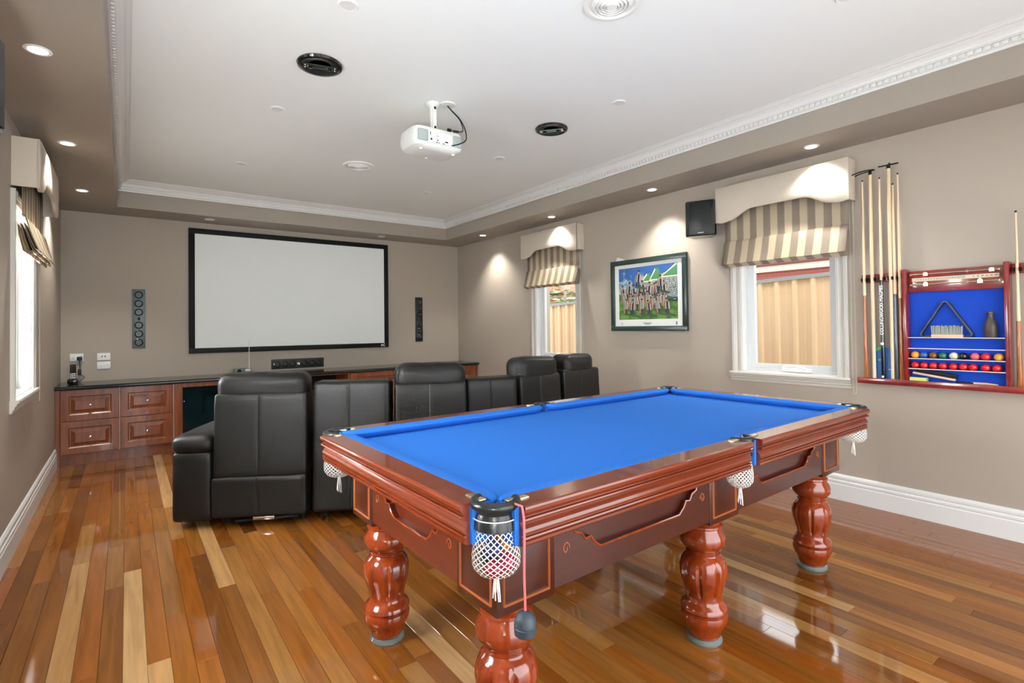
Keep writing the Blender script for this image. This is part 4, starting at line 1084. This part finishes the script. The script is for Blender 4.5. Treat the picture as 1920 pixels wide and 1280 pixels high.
flat([(.80, .34), (1, .30), (1, .38), (.80, .42)], 5); flat([(.84, .37), (.97, .345), (.97, .355), (.84, .38)], 6)
rp = random.Random(4)
def player(u, v, s, pose):
    u += rp.uniform(-.014, .014); v += rp.uniform(-.02, .02); s *= rp.uniform(.9, 1.12); ln = rp.uniform(-.22, .22)
    u0_, v0_ = u, v
    def flat(pts, mi): return flat0([(a+(b-v0_)*ln*.6, b) for a, b in pts], mi)
    flat([(u-.05*s, v-.02*s), (u+.16*s, v-.07*s), (u+.17*s, v-.03*s), (u+.03*s, v+.02*s)], 8)
    flat([(u-.034*s, v), (u-.004*s, v), (u-.004*s, v+.11*s), (u-.038*s, v+.11*s)], 5 if pose else 7); flat([(u+.006*s, v), (u+.034*s, v), (u+.036*s, v+.11*s), (u+.004*s, v+.11*s)], 5)
    for k in range(6):
        a = u-.042*s+k*.014*s; flat([(a, v+.10*s), (a+.014*s, v+.10*s), (a+.014*s, v+.25*s), (a, v+.25*s)], 5 if k % 2 == 0 or k == 3 and pose else 6)
    flat([(u-.060*s, v+.10*s), (u-.044*s, v+.10*s), (u-.040*s, v+.24*s), (u-.052*s, v+.24*s)], 7); flat([(u+.044*s, v+.10*s), (u+.060*s, v+.10*s), (u+.052*s, v+.24*s), (u+.040*s, v+.24*s)], 7)
    flat([(u+.024*s*cos(a), v+.295*s+.040*s*sin(a)) for a in [k*pi/5 for k in range(10)]], 7)
    flat([(u+.025*s*cos(a), v+.305*s+.036*s*sin(a)) for a in [k*pi/6 for k in range(7)]], 5)
for k in range(9): player(.10+k*.085, .40+.015*sin(k*2), .86, 1)
player(.33, .62, .85, 1); player(.73, .52, .85, 1)
for k in range(8): player(.13+k*.095, .22+.02*cos(k*1.7), .88, 0)
for k in range(6): player(.10+k*.15, .10+.012*sin(k*3), .80, k % 2)
pr_o = obj('print', pbm, pm, pf, False)
bm = B()
for k in range(3): box(bm, XW-.0168, XW-.0158, 3.875, 3.905-.004*k, 1.378-.010*k, 1.381-.010*k)
for k in range(2): box(bm, XW-.0168, XW-.0158, 3.49+.02*k, 3.60-.02*k, 1.372-.012*k, 1.379-.012*k)
box(bm, XW-.0168, XW-.0158, 3.175, 3.192, 1.355, 1.388); tag(obj('caption_print', bm, M_('caption_ink', (.15, .17, .17), .7), pf, False), kind='stuff')
ws = empty('wall_sensor', (XW, 3.94, 2.0), label='small white wall sensor peeping out above the framed print', cat='sensor')
obj('case', prism(B(), [(3.985, 2.02), (3.985, 2.064), (3.962, 2.108), (3.95, 2.108), (3.86, 2.075), (3.86, 2.02)], 'x', XW-.0018, XW), m_white, ws, False)

# ------------------------------------------------------------------ wall speakers
def wall_speaker(s, xw, yc, zc, yaw, label):
    o = empty('wall_speaker', (xw, yc, zc-.16), label=label, cat='speaker', group='black bracket speakers')
    X = lambda d: xw-s*d
    x0, x1 = sorted((X(0), X(.05))); obj('bracket', BX(x0, x1, yc-.03, yc+.03, zc-.05, zc+.05, bev=.004), m_blackmat, o)
    bm = B(); rs = []
    M0 = Matrix.Translation((X(.125), yc, zc)) @ Matrix.Rotation(yaw, 4, 'Z')
    # local: -x side (room) is the front when s=+1
    prof = [(-.09, -.125), (-.098, -.10), (-.100, .0), (-.098, .10), (-.09, .125), (-.06, .135), (.085, .085), (.085, -.085), (-.06, -.135)]
    for z, k in ((-.160, .95), (-.152, 1.0), (.150, 1.0), (.160, .95)): rs.append([(s*a*k, b_*k, z) for a, b_ in prof])
    rings(bm, rs); bm.transform(M0); body = obj('cabinet', bm, m_gloss, o, 30)
    bm = BX(-.1035, -.097, -.095, .095, -.145, .145, bev=.003)
    if s < 0: bm.transform(Matrix.Scale(-1, 4, (1, 0, 0)))
    bm.transform(M0); g = obj('grille', bm, m_grillec, o)
    bm = BX(-.1045, -.1030, -.03, .02, -.136, -.130)
    if s < 0: bm.transform(Matrix.Scale(-1, 4, (1, 0, 0)))
    bm.transform(M0); obj('badge', bm, m_chrome, g, False)
wall_speaker(1, XR, 2.815, 2.318, radians(25), 'black bracket speaker on the wall beside the padded pelmet')
wall_speaker(-1, XL, 2.37, 2.19, radians(-8), 'black bracket speaker high on the drawer cabinet side wall')

# ------------------------------------------------------------------ outside
gr = struct('ground', BX(-14, 34, -8, 40, -.32, -.14), m_paving, 'pale paving outside the windows', 'ground')
XF = XR+1.4
fe = empty('fence', (XF, 5, -.14), label='tan corrugated steel fence outside the windows', cat='fence')
def ftop(y): return 1.845-.033*(y-2.4)
SW = .76
shared = None
y = .2
while y < 9.4:
    bm = B(); rs = []; pitch = .19
    prof = []
    for k in range(4):
        a = y+k*pitch
        prof += [(a, 0), (a+.012, -.028), (a+.050, -.028), (a+.062, 0), (a+.105, .0), (a+.112, -.004), (a+.138, -.004), (a+.145, 0)]
    prof.append((y+4*pitch, 0))
    rings(bm, [[(XF+d, b_, z if z < 0 else ftop(b_)) for b_, d in prof] for z in (-.14, 1)], closed=False)
    obj('sheet', bm, m_fence, fe, False); y += SW
obj('top_rail', rings(B(), [[(XF-.035, b_, ftop(b_)-.012), (XF+.02, b_, ftop(b_)-.012), (XF+.02, b_, ftop(b_)+.028), (XF-.035, b_, ftop(b_)+.028)] for b_ in (.2, 9.4)]), m_fcap, fe, False)
for y in (1.0, 3.4, 5.8, 8.2): obj('post', BX(XF+.006, XF+.056, y-.03, y+.03, -.14, ftop(y)-.015), m_fence, fe, False)

# neighbouring house with brick courses
XN = 16.0
nh = empty('neighbour_house', (XN, 7.5, -.14), label='red brick neighbouring house behind the tan fence', cat='house')
obj('wall_core', BX(XN+.012, XN+.3, 2.5, 12.5, -.14, 2.965), m_mortar, nh, False)
bm = BX(0, .02, 0, .23, 0, .076); bk0 = None
for j in range(7):
    for i in range(22):
        loc = (XN, 5.2+i*.24+(.12 if j % 2 else 0), 2.92-j*.086)
        if bk0 is None:
            b2 = BX(XN, XN+.03, loc[1]-.115, loc[1]+.115, loc[2]-.038, loc[2]+.038); q = obj('brick', b2, m_brick, nh, False); bk0 = q.data; base_ = q.location-Vector(loc)
        else: place('brick', bk0, nh, Vector(loc)+base_)
bm.free()
obj('fascia', BX(XN-.10, XN-.05, 2.5, 12.5, 2.97, 3.15), m_cream, nh, False); obj('eave_lining', BX(XN-.10, XN+.1, 2.5, 12.5, 2.955, 2.975), m_cream, nh, False)
obj('gutter', BX(XN-.22, XN-.09, 2.5, 12.5, 3.13, 3.27, bev=.02), m_gutter, nh)
obj('roof_batten', BX(XN-.14, XN-.05, 2.5, 12.5, 3.27, 3.40), m_cream, nh, False)
bm = B(); rs = []
for k in range(160):
    y = 2.5+k*10/159; zz = .03*sin(y*2*pi/.3)
    rs.append([(XN-.26, y, 3.46+zz), (XN+5, y, 5.9+zz), (XN+5, y, 5.84+zz), (XN-.26, y, 3.40+zz)])
obj('roof', rings(bm, rs), m_tile, nh)
nh2 = empty('far_house', (15, 21.5, -.14), label='far house with red tiled roof seen through the recliner window', cat='house')
obj('boards', BX(13.0, 16, 16, 26, -.14, 2.45), m_maroon, nh2, False)
obj('fascia', BX(12.6, 12.7, 15.6, 26.4, 2.45, 2.75), m_cream, nh2, False)
obj('roof', prism(B(), [(12.55, 2.75), (15, 4.4), (17.4, 2.75)], 'y', 15.6, 26.4), m_rtile, nh2, False)
def shrub(x, y, z, r, n, label, seed, trunk=True):
    rnd = random.Random(seed); o = empty('shrub', (x, y, -.14), label=label, cat='shrub', group='shrubs behind the fence')
    bm = B(); tube(bm, spline([(x, y, -.14), (x+.03, y+.05, z*.5), (x-.02, y-.03, z+.3*r), (x+.05, y+.02, z+1.5*r)], 5), .06, 7, .025)
    for k in range(5):
        a = k*1.3; tube(bm, [(x, y, z+.1*k*r), (x+r*.7*cos(a), y+r*.7*sin(a), z+.5*r+.1*k*r)], .02, 5, .008)
    obj('stem', bm, m_bark, o)
    bm = B()
    for k in range(n):
        d = Vector((rnd.gauss(0, 1), rnd.gauss(0, 1), rnd.gauss(0, 1))).normalized()*r*rnd.uniform(.3, 1)
        c = Vector((x, y, z+.3*r))+d; q = Matrix.Rotation(rnd.uniform(0, 6.3), 3, 'Z') @ Matrix.Rotation(rnd.uniform(-1, 1), 3, 'X')
        s_ = rnd.uniform(.05, .09)
        bm.faces.new([bm.verts.new(c+q @ Vector(p)*s_) for p in ((-1, 0, 0), (0, -.45, .1), (1, 0, 0), (0, .45, .1))])
    tag(obj('leaves', bm, m_leaf, o, False), kind='stuff')
shrub(7.6, 8.35, 1.55, .55, 500, 'pale green shrub with a bare trunk behind the fence', 3)
shrub(8.2, 10.2, 1.35, .50, 450, 'low pale shrub behind the fence near the red roof', 5)
